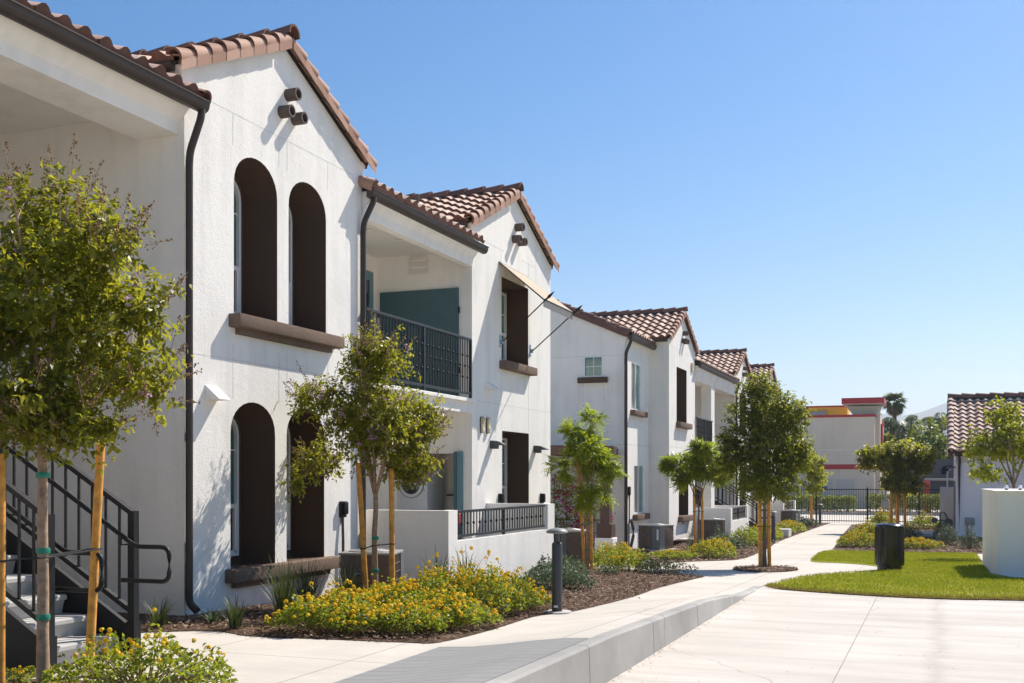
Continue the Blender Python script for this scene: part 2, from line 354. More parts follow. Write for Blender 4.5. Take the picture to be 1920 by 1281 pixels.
# planting beds
BED_A = smooth_line([(-7.9, 9.3), (-7.16, 9.8), (-6.5, 9.62), (-5.6, 9.72), (-4.87, 9.8), (-4.55, 9.95), (-4.5, 11.1), (-4.56, 12.75), (-4.33, 13.5), (-4.22, 15.8), (-4.32, 18.2), (-4.22, 21.0), (-4.22, 21.45)]) + [(-5.6, 22.4), (-6.6, 23.0), (-9, 23.4), (-11, 23.4), (-11, 9.3)]
BED_B = smooth_line([(-5.55, 27.2), (-4.9, 28.3), (-4.78, 29.2), (-4.8, 30.5), (-5.0, 34), (-5.35, 39.5), (-5.4, 44), (-5.3, 52), (-5.15, 59.3)], 4) + [(-12, 59.3), (-12, 24.6), (-7.6, 24.8), (-6.6, 25.2)]
BED_C = [(-7.6, 3.0), (-4.75, 3.0), (-4.75, 6.75), (-5.1, 7.0), (-6.55, 7.05), (-7.0, 6.8), (-7.6, 6.0)]
BED_D = smooth_line([(-3.18, 37.2), (-2.6, 36.4), (-1.68, 36.1), (0, 36.3), (1.25, 36.6)], 5) + [(1.6, 37), (12, 37), (12, 46.9), (.6, 46.9), (.6, 57.6), (-4.0, 57.6), (-3.6, 46), (-3.3, 39.6)]
BED_E = [(1.0, 24.2), (9, 24.2), (9, 23.2), (1.55, 23.4)]
for p in (BED_A, BED_B, BED_C, BED_D, BED_E): sheet('soil', p, lambda x, y: PZ(x, y) - .006, M['soil'], ys=YS)
RING = [(-3.52 + .68 * math.cos(a), 24.65 + 1.25 * math.sin(a)) for a in [2 * PI * i / 28 for i in range(28)]]
sheet('soil', RING, lambda x, y: H(x, y) + .004 + .03 * max(0, 1 - math.hypot((x + 3.52) / .68, (y - 24.65) / 1.25)), M['soil'], ys=[24, 24.65, 25.3], xs=[-3.9, -3.52, -3.1])
LAWN = smooth_line([(-2.73, 19.25), (-2.45, 18.85), (-1.94, 18.59), (-1.2, 18.35), (-.46, 18.2), (.4, 18.22), (1.05, 18.37), (5, 18.8), (9, 19.2)], 4) + \
    [(9, 23.3), (1.3, 23.6), (1.0, 25), (1.05, 36.3)] + smooth_line([(1.0, 36.3), (0, 36.1), (-1.68, 35.9), (-2.9, 36.0), (-3.2, 35.6), (-3.3, 34.2), (-3.15, 31.0), (-2.94, 28.6), (-2.3, 28.3), (-1.7, 27.8), (-1.25, 26.9), (-1.05, 25.9), (-1.3, 24.9), (-1.9, 23.8), (-2.35, 22.7), (-2.6, 21.0), (-2.73, 19.25)], 4)[:-1]
sheet('lawn', LAWN, lambda x, y: H(x, y) - .004, M['lawn'], ys=YS)
def inside(p, x, y):
    c = False; j = len(p) - 1
    for i in range(len(p)):
        if (p[i][1] > y) != (p[j][1] > y) and x < (p[j][0] - p[i][0]) * (y - p[i][1]) / (p[j][1] - p[i][1]) + p[i][0]: c = not c
        j = i
    return c
# distant mountains
mb = MB(); n = 90; row = []
r2 = random.Random(5)
for i in range(n + 1):
    x = -2600 + 5200 * i / n
    hgt = 170 + 60 * math.sin(x * .0021 + 2.2) + 45 * math.sin(x * .0063 + 1.0) + 18 * math.sin(x * .019) + r2.uniform(-8, 8)
    row.append((x, hgt))
for (x0, h0), (x1, h1) in zip(row, row[1:]):
    mb.quad((x0, 3600, -2), (x1, 3600, -2), (x1, 4100, h1), (x0, 4100, h0)); mb.quad((x0, 4100, h0), (x1, 4100, h1), (x1, 4700, -2), (x0, 4700, -2))
if HILLS:
    hl = part('hills', mb, M['hill'], None, True); hl['kind'] = 'structure'

# ------------------------------------------------------------------ roofs
def tile_roof(mb, o, u, v, W, L, col=.295, course=.345, N=7, A=.062, mat=0):
    o = Vector(o); u = Vector(u).normalized(); v = Vector(v).normalized(); nn = u.cross(v).normalized()
    if nn.z < 0: nn = -nn
    nc = max(1, round(W / col)); nr = max(1, round(L / course)); cw = W / nc; ch = L / nr; R = random.Random(int(W * 1000 + L * 77))
    for j in range(nr):
        for i in range(nc):
            jit = R.uniform(-.008, .008); lift = R.uniform(-.004, .004)
            lo, hi, bt = [], [], []
            for k in range(N + 1):
                s = k / N
                h = A * math.sin(PI * s / .64) ** .85 if 0 < s < .64 else (0 if s <= 0 else -.016 * math.sin(PI * (s - .64) / .36))
                p = o + u * ((i + s * 1.0) * cw) + nn * (h + lift)
                lo.append(p + v * (j * ch + jit - .02) + nn * .062); hi.append(p + v * ((j + 1) * ch + .02)); 
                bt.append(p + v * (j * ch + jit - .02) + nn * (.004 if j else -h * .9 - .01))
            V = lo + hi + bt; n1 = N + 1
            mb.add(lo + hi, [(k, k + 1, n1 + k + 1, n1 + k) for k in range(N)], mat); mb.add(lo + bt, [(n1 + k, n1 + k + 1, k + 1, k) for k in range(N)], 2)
def barrel_row(mb, a, b, side, up, r=.11, seg=.38, a0=-70, a1=150, lift=.02, N=9, mat=0, taper=.84, jit=.006):
    a = Vector(a); b = Vector(b); d = (b - a); L = d.length; d.normalize(); side = Vector(side).normalized(); up = Vector(up); up = (up - d * up.dot(d)).normalized()
    n = max(1, round(L / seg)); sl = L / n; R = random.Random(int(L * 991))
    for i in range(n):
        c0 = a + d * (i * sl - .03) + up * (lift + R.uniform(-jit, jit)); c1 = a + d * ((i + 1) * sl + .02)
        lo, hi, bi = [], [], []
        for k in range(N + 1):
            t = math.radians(a0 + (a1 - a0) * k / N); q = side * math.cos(t) + up * math.sin(t)
            lo.append(c0 + q * r); hi.append(c1 + q * r * taper); bi.append(c0 + q * (r - .03))
        n1 = N + 1
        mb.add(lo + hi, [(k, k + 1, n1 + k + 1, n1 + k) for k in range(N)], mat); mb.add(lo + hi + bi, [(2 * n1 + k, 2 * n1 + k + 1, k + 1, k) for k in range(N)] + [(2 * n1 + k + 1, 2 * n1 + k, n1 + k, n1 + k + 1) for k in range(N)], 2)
def gutter(mb, a, b, out, w=.115, hgt=.12):
    a = Vector(a); b = Vector(b); out = Vector(out); prof = [(0, 0), (0, -hgt)] + [(w * .45, -hgt), (w * .72, -hgt * .82), (w * .86, -hgt * .5), (w * .9, -hgt * .2), (w * 1.0, -hgt * .12), (w * 1.0, 0), (w * .9, 0), (w * .85, -.02)]
    P0 = [a + out * x + Vector((0, 0, z)) for x, z in prof]; P1 = [b + out * x + Vector((0, 0, z)) for x, z in prof]; n = len(prof)
    mb.add(P0 + P1, [(i, i + 1, n + i + 1, n + i) for i in range(n - 1)]); mb.add(P0, [tuple(range(n))]); mb.add(P1, [tuple(range(n))[::-1]])
    q = out * (w * .9); mb.quad(a - Vector((0, 0, .04)), a + q - Vector((0, 0, .04)), b + q - Vector((0, 0, .04)), b - Vector((0, 0, .04)))

XF = -8.32
def arch(y0, y1, z0, zs, zt, n=14):
    c = (y0 + y1) / 2; w = (y1 - y0) / 2
    return [(y0, z0), (y1, z0)] + [(c + w * math.cos(PI * k / n), zs + (zt - zs) * math.sin(PI * k / n) ** .9) for k in range(n + 1)]
def rect(y0, y1, z0, z1): return [(y0, z0), (y1, z0), (y1, z1), (y0, z1)]
def inset(p, w):
    out = []; n = len(p)
    for i in range(n):
        a, b, c = p[i - 1], p[i], p[(i + 1) % n]
        d1 = Vector((b[0] - a[0], b[1] - a[1])).normalized(); d2 = Vector((c[0] - b[0], c[1] - b[1])).normalized()
        n1 = Vector((-d1.y, d1.x)); n2 = Vector((-d2.y, d2.x)); m = (n1 + n2)
        m = m.normalized() if m.length > 1e-6 else n1
        k = w / max(.35, m.dot(n1)); out.append((b[0] + m.x * k, b[1] + m.y * k))
    return out
def ring(mb, p, q, x, m=0):
    n = len(p)
    for i in range(n):
        j = (i + 1) % n; mb.quad((x, *p[i]), (x, *p[j]), (x, *q[j]), (x, *q[i]), m)
def walls(mb, p, x0, x1, m=0):
    n = len(p)
    for i in range(n):
        j = (i + 1) % n; mb.quad((x0, *p[i]), (x0, *p[j]), (x1, *p[j]), (x1, *p[i]), m)
def niche_window(parent, hole, X, depth=.54, gap=.10, mid=None, kind='arch', brown=True):
    xb = X - depth; mb = MB(); walls(mb, hole, X - .004, xb); fr = inset(hole, gap); ring(mb, hole, fr, xb)
    if brown: part('window_recess', mb, M['stucco_brown'], parent)
    window(parent, fr, xb, mid, kind)
def window(parent, fr, xb, mid=None, kind='arch', glass=('glass', 'glass_dark')):
    mb = MB(); i1 = inset(fr, .045); walls(mb, fr, xb + .035, xb - .02); ring(mb, fr, i1, xb + .035); walls(mb, i1, xb + .035, xb - .02)
    ys_ = [p[0] for p in i1]; zs_ = [p[1] for p in i1]; y0, y1, z0, z1 = min(ys_), max(ys_), min(zs_), max(zs_)
    if kind in ('arch', 'hung'):
        mb.box(xb - .02, xb + .028, y0 - .01, y1 + .01, mid - .03, mid + .03)
        for zz in ([mid + (z1 - mid) * .62] if kind == 'arch' else [mid + (z1 - mid) * .5]): mb.box(xb - .012, xb + .006, y0, y1, zz - .009, zz + .009)
        mb.box(xb - .012, xb + .006, (y0 + y1) / 2 - .009, (y0 + y1) / 2 + .009, mid, z1 - .01)
        mb.box(xb - .02, xb + .02, y0, y0 + .03, z0, mid); mb.box(xb - .02, xb + .02, y1 - .03, y1, z0, mid); mb.box(xb - .02, xb + .02, y0, y1, z0, z0 + .03)
    elif kind == 'slide':
        mb.box(xb - .02, xb + .028, (y0 + y1) / 2 - .025, (y0 + y1) / 2 + .025, z0, z1)
    elif kind == 'grid':
        mb.box(xb - .012, xb + .008, (y0 + y1) / 2 - .012, (y0 + y1) / 2 + .012, z0, z1); mb.box(xb - .012, xb + .008, y0, y1, (z0 + z1) / 2 - .012, (z0 + z1) / 2 + .012)
    w = part('window', mb, M['white'], parent)
    xg = xb - .015
    if kind == 'slide':
        m_ = (y0 + y1) / 2
        for a, b, g in ((y0, m_, glass[0]), (m_, y1, glass[1])):
            q = MB(); q.quad((xg, a, z0), (xg, b, z0), (xg, b, z1), (xg, a, z1)); part('pane', q, M[g], w)
    elif mid:
        q = MB(); q.quad((xg, y0, z0), (xg, y1, z0), (xg, y1, mid), (xg, y0, mid)); part('pane', q, M[glass[1]], w)
        up = [p for p in i1 if p[1] > mid]; up = [(y0, mid), (y1, mid)] + [p for p in up]
        q = MB(); q.add([(xg, *p) for p in up], [tuple(range(len(up)))]); part('pane', q, M[glass[0]], w)
    else:
        q = MB(); q.add([(xg, *p) for p in i1], [tuple(range(len(i1)))]); part('pane', q, M[glass[0]], w)
def sill(parent, y0, y1, zt, X=XF, d=.175, hgt=.17, under=True, m='sill'):
    mb = MB(); mb.box(X - .02, X + d, y0, y1, zt - hgt, zt, b=.018)
    if under: mb.box(X - .02, X + .075, y0 + .14, y1 - .2, zt - hgt - .075, zt - hgt + .004)
    part('sill', mb, M[m], parent, 30)

def gable_wing(B, y0, y1, ze, zp, zb, holes, back=-14.0, slope=.45, X=XF, tubes=True, joint=None, sides=True, hole_side=None, Nt=7, sc=1):
    yc = (y0 + y1) / 2; wall = MB()
    outer = [(y0, zb), (y1, zb), (y1, ze), (yc, zp), (y0, ze)]
    wall.plate(outer, holes, lambda a, b: (X, a, b))
    side = [(X, zb), (back, zb), (back, ze), (X, ze)]
    wall.plate(side, hole_side or [], lambda a, b: (a, y0, b))
    wall.quad((X, y1, zb), (back, y1, zb), (back, y1, ze), (X, y1, ze))
    # cove under the eaves
    for s, ye in ((-1, y0), (1, y1)):
        pts = [(0, -.34), (.02, -.2), (.055, -.1), (.11, -.03), (.16, 0), (0, .02)]
        a = [(X, ye + s * p, ze + z) for p, z in pts]; wall.prism(a, (back - X, 0, 0))
    for (ya, za), (yb, zb_) in (((y0, ze), (yc, zp)), ((y1, ze), (yc, zp))): pass
    # scored expansion joints cut in the stucco
    for (a, b, z0_, z1_) in joint or []: wall.box(X - .01, X + .002, a, b, z0_, z1_, 1)
    W = part('wall', wall, [M['stucco'], M['joint']], B)
    rise = (zp - ze) / (yc - y0); ov = .17
    roof = MB(); v1 = Vector((0, 1, rise)); v2 = Vector((0, -1, rise)); L = (yc - y0 + ov) * math.sqrt(1 + rise * rise) - .04
    zo = .10
    Xf = X + .0
    tile_roof(roof, (back, y0 - ov, ze - ov * rise + zo), (1, 0, 0), v1, Xf - back, L, N=Nt)
    tile_roof(roof, (back, y1 + ov, ze - ov * rise + zo), (1, 0, 0), v2, Xf - back, L, N=Nt)
    # sheathing under the tiles
    for s, ye in ((1, y0), (-1, y1)):
        a = [(back, ye - s * ov, ze - ov * rise + .035), (Xf, ye - s * ov, ze - ov * rise + .035), (Xf, yc, zp + .035), (back, yc, zp + .035)]
        roof.prism(a, (0, 0, .05), 1)
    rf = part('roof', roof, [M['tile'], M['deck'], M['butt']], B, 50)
    xr = X + .035
    for s, ye, v in ((1, y0, v1), (-1, y1, v2)):
        mb = MB()
        a = Vector((xr, ye - s * (ov + .03), ze - (ov + .03) * rise + .10)); b = Vector((xr, yc - s * .02, zp + .10))
        barrel_row(mb, a, b, (1, 0, 0), (0, 0, 1), .112, .315, -62, 160, .03, taper=.74)
        for t in range(2): pass
        dn = Vector((0, 0, -1))
        n = max(1, round((b - a).length / .315))
        for i in range(n):
            p0 = a + (b - a) * (i / n - .01); p1 = a + (b - a) * ((i + 1) / n)
            o_ = Vector((.098, 0, 0)); mb.add([p0 + o_ + Vector((0, 0, .0)), p1 + o_ * .95, p1 + o_ * .95 - Vector((0, 0, .12)), p0 + o_ - Vector((0, 0, .135))], [(0, 1, 2, 3)])
        part('rake_tile', mb, [M['rake'], M['deck'], M['butt']], rf, 50)
    rf.data.materials; mb = MB(); mb.prism([(X - .01, yc - .15, zp - .02), (X - .01, yc + .15, zp - .02), (X - .01, yc + .10, zp + .20), (X - .01, yc - .10, zp + .20)], (back - X, 0, 0)); part('ridge_mortar', mb, M['deck'], rf)
    mb = MB(); barrel_row(mb, (X + .13, yc, zp + .135), (back, yc, zp + .135), (0, 1, 0), (0, 0, 1), .135, .42, -8, 188, .035)
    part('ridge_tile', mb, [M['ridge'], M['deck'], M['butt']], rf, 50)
    mb = MB()
    for s, ye in ((-1, y0),):
        zz = ze - ov * rise + .075; gutter(mb, (X - .02, ye + s * (ov - .03), zz), (X - 1.9, ye + s * (ov - .03), zz), (0, s, 0), .10, .10)
    part('gutter', mb, M['gutter'], B)
    if tubes:
        for dy, dz in ((.06, -.62), (-.10, -.90), (.22, -.90)):
            mb = MB(); c = (X - .02, yc + dy, zp + dz)
            mb.lathe([(.062, 0), (.085, 0), (.085, .20), (.062, .20), (.062, .02), (0, .02)], c, 18, axis='x')
            part('clay_vent_pipe', mb, M['pipe_clay'], B, 40)
    return W
def scupper(B, yc, z0, z1, X=XF, w=.24, d=.20):
    mb = MB(); a = [(X - .01, yc - w / 2, z1), (X - .01, yc - w / 2, z0), (X + d, yc - w / 2, z0), (X + d, yc - w / 2, z0 + .012)]
    mb.prism(a, (0, w, 0)); part('vent_hood', mb, M['stucco'], B)
def rnd_path(P, r, n=6):
    P = [Vector(p) for p in P]; out = [P[0]]
    for a, b, c in zip(P, P[1:], P[2:]):
        d1 = (a - b); d2 = (c - b); k = min(r, d1.length * .45, d2.length * .45); p, q = b + d1.normalized() * k, b + d2.normalized() * k
        for i in range(n + 1): t = i / n; out.append(p * (1 - t) ** 2 + b * 2 * t * (1 - t) + q * t * t)
    return out + [P[-1]]
def downspout(B, path, r=.045):
    mb = MB(); mb.tube(rnd_path(path, .12), r, 10); part('downspout', mb, M['gutter'], B, 50)
def railing(parent, y0, y1, X, z0, z1, n, knuck, post, name='railing', xdir=False):
    mb = MB(); mb.box(X - .028, X + .028, y0, y1, z1 - .04, z1, b=.004); mb.box(X - .02, X + .02, y0, y1, z0, z0 + .04, b=.004)
    for p in post: mb.box(X - .024, X + .024, p - .024, p + .024, z0 - .06, z1 - .03)
    r = part(name, mb, M['rail'], parent)
    mb = MB()
    for i in range(n):
        y = y0 + (i + .5) * (y1 - y0) / n; mb.box(X - .008, X + .008, y - .008, y + .008, z0 + .03, z1 - .03)
        for k in knuck[i % len(knuck)]:
            z = z0 + (z1 - z0) * k
            mb.lathe([(.008, -.028), (.022, -.012), (.024, 0), (.022, .012), (.008, .028)], (X, y, z), 8)
    part('baluster', mb, M['black'], r, 40)
    return r
# ------------------------------------------------------------------ near apartment building
A = thing('apartment_building', 'white stucco apartment building in front with brown arched window niches, stair recess and railed balcony', 'building', (-10.5, 15, 0), 'white apartment buildings along the walk')
h1 = arch(11.90, 12.89, 3.66, 5.32, 5.76); h2 = arch(13.17, 14.17, 3.66, 5.32, 5.76)
h3 = arch(11.83, 12.84, .45, 2.16, 2.58); h4 = arch(13.12, 14.12, .45, 2.16, 2.58)
J = [(10.91, 15.25, 3.085, 3.093), (11.35, 15.0, 6.205, 6.212)] + [(y, y + .007, a, b) for y in (11.88, 12.93, 13.13, 14.22) for a, b in ((0.0, .2), (2.6, 3.3), (5.80, 6.2))]
gable_wing(A, 10.91, 15.25, 6.46, 7.45, -.2, [h1, h2, h3, h4], joint=J)
for h_, m_ in ((h1, 4.42), (h2, 4.42), (h3, 1.22), (h4, 1.22)): niche_window(A, h_, XF, .54, .10, m_)
sill(A, 11.79, 14.42, 3.665); sill(A, 11.71, 14.36, .455)
scupper(A, 11.43, 2.55, 2.74)
# second gable
w1 = rect(21.14, 22.72, 3.98, 5.70); w2 = rect(21.17, 22.76, .50, 2.56)
J2 = [(19.6, 24.2, 3.085, 3.093)] + [(20.2, 21.3, 6.24, 6.247), (22.3, 23.2, 6.24, 6.247)] + [(y, y + .007, a, b) for y in (21.12, 22.74) for a, b in ((2.6, 3.75), (5.75, 6.24))]
hs = [rect(-9.91, -8.60, .02, 2.07)]
gable_wing(A, 19.60, 24.20, 6.46, 7.49, -.4, [w1, w2], joint=J2, hole_side=hs)
niche_window(A, w1, XF, .50, .10, 4.70, 'hung'); niche_window(A, w2, XF, .50, .10, 1.4, 'hung')
sill(A, 21.02, 22.85, 3.985, under=False); sill(A, 21.02, 22.85, .50, under=False)
scupper(A, 20.42, 3.34, 3.50); 
# wing beyond the left edge, recess walls, slabs, beams
mb = MB(); mb.box(-14, XF, 3.4, 6.2, -.2, 6.46); mb.box(-14.2, -13.6, 6.2, 10.91, -.2, 6.2)
mb.box(-14.2, -14.0, 3.4, 24.2, -.4, 6.3)
mb.box(-10.6, -10.37, 15.25, 19.6, -.2, 6.0)
part('wall', mb, M['stucco'], A)
def beam(y0, y1, xo=-8.40, xi=-9.0, zb=5.66):
    mb = MB(); a = [(xo, y0, zb), (xo + .02, y0, zb + .14), (xo + .22, y0, 6.02), (xi, y0, 6.02), (xi, y0, zb)]; mb.prism(a, (0, y1 - y0, 0)); part('beam', mb, M['stucco'], A)
beam(6.2, 10.905); beam(15.255, 19.595, -8.31, -8.46, 5.63)
mb = MB(); mb.box(-13.6, -9.0, 6.2, 10.905, 5.96, 6.05); part('ceiling', mb, M['soffit'], A)
mb = MB(); mb.box(-10.37, -8.46, 15.255, 19.595, 5.94, 6.03); part('ceiling', mb, M['soffit'], A)
mb = MB(); mb.box(-10.37, XF + .005, 15.255, 19.595, 2.83, 3.08); mb.box(-10.37, XF + .07, 15.255, 19.62, 3.03, 3.10, b=.01); part('balcony_slab', mb, M['stucco'], A)
mb = MB(); mb.box(-13.6, -12.1, 6.2, 10.9, 2.9, 3.1); part('landing', mb, M['step'], A)
# main roof
rs = .43
def main_roof(B, y0, y1, xe, ze, slabs=True, L=6.2, Nt=6, back=None):
    mb = MB(); v = Vector((-1, 0, rs)); tile_roof(mb, (xe, y0, ze), (0, 1, 0), v, y1 - y0, L, N=Nt)
    d = v.normalized() * L; a = [(xe, y0, ze - .065), (xe, y1, ze - .065), (xe + d.x, y1, ze + d.z - .065), (xe + d.x, y0, ze + d.z - .065)]; mb.prism(a, (0, 0, .05), 1)
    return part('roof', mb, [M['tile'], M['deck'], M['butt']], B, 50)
main_roof(A, 3.4, 11.02, -8.16, 6.10); main_roof(A, 15.2, 19.78, -8.16, 6.10)
mb = MB(); gutter(mb, (-8.19, 3.4, 6.06), (-8.19, 11.07, 6.06), (1, 0, 0), .13, .13); part('gutter', mb, M['gutter'], A, 40)
mb = MB(); gutter(mb, (-8.19, 15.16, 6.03), (-8.19, 19.82, 6.03), (1, 0, 0), .13, .13); part('gutter', mb, M['gutter'], A, 40)
mb = MB(); barrel_row(mb, (-8.1, 15.21, 6.06), (-9.9, 15.21, 6.06 + .43 * 1.8), (0, -1, 0), (0, 0, 1), .10, .4, -60, 120, .02); part('rake_tile', mb, [M['rake'], M['deck'], M['butt']], A, 50)
mb = MB(); barrel_row(mb, (-8.1, 10.98, 6.06), (-9.9, 10.98, 6.06 + .43 * 1.8), (0, 1, 0), (0, 0, 1), .10, .4, -30, 140, .02); part('rake_tile', mb, [M['rake'], M['deck'], M['butt']], A, 50)
mb = MB(); mb.tube([(-9.14, 18.9, 6.3), (-9.14, 18.9, 6.92)], .035, 10); part('vent_stack', mb, M['pipe_clay'], A, 50)
downspout(A, [(-8.13, 10.99, 5.95), (-8.13, 10.97, 5.84), (-8.25, 10.93, 5.46), (-8.265, 10.93, 5.3), (-8.265, 10.93, .12), (-8.15, 10.93, .03)], .046)
downspout(A, [(-8.13, 15.30, 5.92), (-8.13, 15.27, 5.85), (-8.235, 15.16, 5.52), (-8.25, 15.16, 5.36), (-8.25, 15.16, .0), (-8.12, 15.16, -.07)], .046)
# balcony fittings
mb = MB(); mb.box(-10.27, -9.432, 19.55, 19.598, 3.14, 5.24); part('cupboard_door', mb, M['teal'], A); mb = MB(); mb.box(-9.428, -8.59, 19.55, 19.598, 3.14, 5.24); d = part('cupboard_door', mb, M['teal'], A)
for x in (-10.30, -8.57):
    for z in (3.6, 4.75): mb = MB(); mb.box(x - .012, x + .012, 19.53, 19.57, z, z + .12); part('hinge', mb, M['black'], d)
mb = MB(); mb.plate(rect(-9.66, -9.21, 5.55, 5.88), [rect(-9.62, -9.25, 5.58, 5.85)], lambda a, b: (a, 19.56, b)); walls_ = [(-9.62, -9.25, z) for z in (5.58, 5.715, 5.85)]
for x0, x1, z in walls_: mb.box(x0, x1, 19.565, 19.598, z - .012, z + .012)
for z in (5.62, 5.76): mb.quad((-9.62, 19.57, z - .03), (-9.25, 19.57, z - .03), (-9.25, 19.597, z + .05), (-9.62, 19.597, z + .05))
part('louvre_vent', mb, M['soffit'], A)
mb = MB(); x = -10.34
mb.plate(rect(18.45, 19.42, 3.1, 5.62), [rect(18.6, 19.27, 3.3, 5.45)], lambda a, b: (x, a, b)); mb.box(x - .03, x - .002, 18.45, 18.6, 3.1, 5.62); mb.box(x - .03, x - .002, 19.27, 19.42, 3.1, 5.62); dr = part('door', mb, M['teal_light'], A)
mb = MB(); mb.quad((x - .02, 18.6, 3.3), (x - .02, 19.27, 3.3), (x - .02, 19.27, 5.45), (x - .02, 18.6, 5.45)); part('pane', mb, M['glass_dark'], dr)
mb = MB(); mb.lathe([(.012, 0), (.05, 0), (.05, -.02), (0, -.03)], (-9.3, 17.3, 5.93), 12); part('sprinkler_head', mb, M['soffit'], A); mb = MB(); mb.lathe([(.09, 0), (.085, -.02), (0, -.025)], (-9.2, 18.3, 5.935), 14); part('ceiling_fitting', mb, M['soffit'], A)
railing(A, 15.27, 19.42, -8.27, 3.17, 4.23, 38, [(.68, .30), (.5,)], [17.35, 19.41])
# utility closet on the ground floor
mb = MB(); mb.box(-10.0, -8.5, 20.75, 20.8, 0, 2.2); mb.box(-8.6, -8.55, 19.62, 20.75, 0, 2.2); mb.box(-9.95, -9.91, 19.62, 20.75, 0, 2.2); mb.box(-9.95, -8.55, 19.62, 20.75, 2.07, 2.12); part('closet_lining', mb, M['soffit'], A)
mb = MB(); mb.box(-8.70, -8.65, 19.64, 20.5, .05, 2.05); mb.box(-8.66, -8.60, 19.50, 19.62, 0.0, 2.1); mb.box(-8.62, -8.52, 19.54, 19.60, 0, 2.1); part('closet_door', mb, [M['teal']], A)
mb = MB(); mb.box(-8.60, -8.50, 19.52, 19.60, .02, 2.1); part('door_frame', mb, M['teal_light'], A)
mb = MB(); mb.tube([(-8.75, 20.6, 1.25), (-9.3, 20.6, 1.25)], .02, 6); mb.tube([(-9.1, 20.6, 1.25), (-9.1, 20.6, .3)], .03, 6); part('water_pipe', mb, M['dark_grey'], A)
# patio sliding door seen through the tree
mb = MB(); mb.box(-10.36, -10.30, 16.2, 18.9, .02, 2.1); d2 = part('door', mb, M['white'], A); mb = MB(); mb.quad((-10.29, 16.3, .1), (-10.29, 18.8, .1), (-10.29, 18.8, 2.0), (-10.29, 16.3, 2.0)); part('pane', mb, M['glass'], d2)
# wall fittings
for i, y in enumerate((20.05, 20.36)):
    mb = MB()
    n = 20; pts = []
    for k in range(n):
        a = 2 * PI * k / n; cy, sz = math.cos(a), math.sin(a); pts.append((XF - .005, y + .064 * cy, 2.63 + .064 * sz + (.10 if sz >= 0 else -.10)))
    mb.prism(pts, (.03, 0, 0)); mb.prism([(p[0] + .0301, y + (p[1] - y) * .96, 2.63 + (p[2] - 2.63) * .98) for p in pts], (.032, 0, 0), 1)
    o = solo('alarm_horn', mb, [M['dark_grey'], M['horn']], ('beige oval alarm horn with its grille below, nearer the balcony', 'beige oval alarm horn with a round hole below, nearer the window')[1 - (1 - i)] if False else ('left one of two beige oval alarm horns high on the white wall', 'right one of two beige oval alarm horns high on the white wall')[i], 'alarm horn', 'alarm horns on the wall', 30)
    c = ORG[o]; zz = (2.73, 2.54)[i]
    mb = MB(); mb.lathe([(.032, 0), (.05, 0), (.05, .022), (.032, .022), (.03, .004), (0, .004)], (XF + .056, y, zz), 16, axis='x'); part('horn_ring', mb, M['soffit'] if i else M['horn'], o, 40)
    mb = MB(); mb.box(XF + .054, XF + .064, y - .035, y + .035, 5.26 - zz - .04, 5.26 - zz + .04, b=.004); part('lens', mb, M['soffit'], o, 30)
for i, (y, z) in enumerate(((20.58, 2.26), (23.14, 2.23))):
    mb = MB(); mb.box(XF - .005, XF + .06, y - .08, y + .08, z - .08, z + .08, b=.006)
    a = [(XF + .05, y - .08, z + .075), (XF + .15, y - .08, z + .07), (XF + .30, y - .08, z + .0), (XF + .30, y - .08, z - .015), (XF + .05, y - .08, z - .015)]; mb.prism(a, (0, .16, 0))
    mb.box(XF + .05, XF + .14, y - .06, y + .06, z - .085, z - .01)
    o = solo('wall_lamp', mb, M['dark_grey'], ('dark wedge wall lamp between the alarm horns and the recessed window', 'dark wedge wall lamp near the far corner of the wall')[i], 'wall lamp', 'wedge wall lamps')
for i, (y, z, lb) in enumerate(((21.02, 1.16, 'black outlet cover left of the recessed window above the patio wall'), (23.55, 1.13, 'black outlet cover near the far wall corner above the patio wall'), (14.62, 1.13, 'black outlet cover with a conduit under it beside the air conditioner'))):
    mb = MB(); mb.box(XF - .005, XF + .05, y - .075, y + .075, z - .12, z + .12, b=.012); mb.box(XF + .04, XF + .10, y - .06, y + .06, z - .08, z + .12, b=.03)
    o = solo('outlet_cover', mb, M['black'], lb, 'outlet cover', 'black outlet covers', 40)
    if i == 2:
        mb = MB(); mb.tube([(XF + .03, y - .02, z - .1), (XF + .05, y - .04, z - .45), (XF + .05, y - .04, -.05)], .022, 8); part('conduit', mb, M['dark_grey'], o, 50)
# ------------------------------------------------------------------ awning
AW = thing('awning', 'cream window awning with grey valance held out on two spear poles', 'awning', (XF, 21.9, 5.9))
wl, wr, xo = 20.99, 22.95, -7.38
mb = MB(); a = [(XF + .01, wl, 5.97), (XF + .01, 22.62, 5.93), (xo, wr - .02, 5.17), (xo, wl + .04, 5.18)]; mb.prism(a, (0, 0, .012)); part('canopy', mb, M['canvas'], AW)
mb = MB(); mb.quad((xo + .003, wl + .04, 5.185), (xo + .003, wr - .02, 5.175), (xo + .005, wr - .02, 5.01), (xo + .005, wl + .04, 5.02)); mb.prism([(xo, wl + .04, 5.18), (xo, wr - .02, 5.175), (xo, wr - .02, 5.01), (xo, wl + .04, 5.02)], (.004, 0, 0)); part('valance', mb, M['canvas_grey'], AW)
mb = MB(); mb.tube([(XF + .02, wl + .02, 5.96), (xo, wl + .04, 5.17)], .014, 6); mb.tube([(XF + .02, 22.62, 5.92), (xo, wr - .02, 5.16)], .014, 6); mb.tube([(xo, wl + .02, 5.175), (xo, wr, 5.165)], .013, 6); mb.tube([(XF + .015, wl - .02, 5.965), (XF + .015, 22.64, 5.925)], .014, 6); part('frame', mb, M['black'], AW)
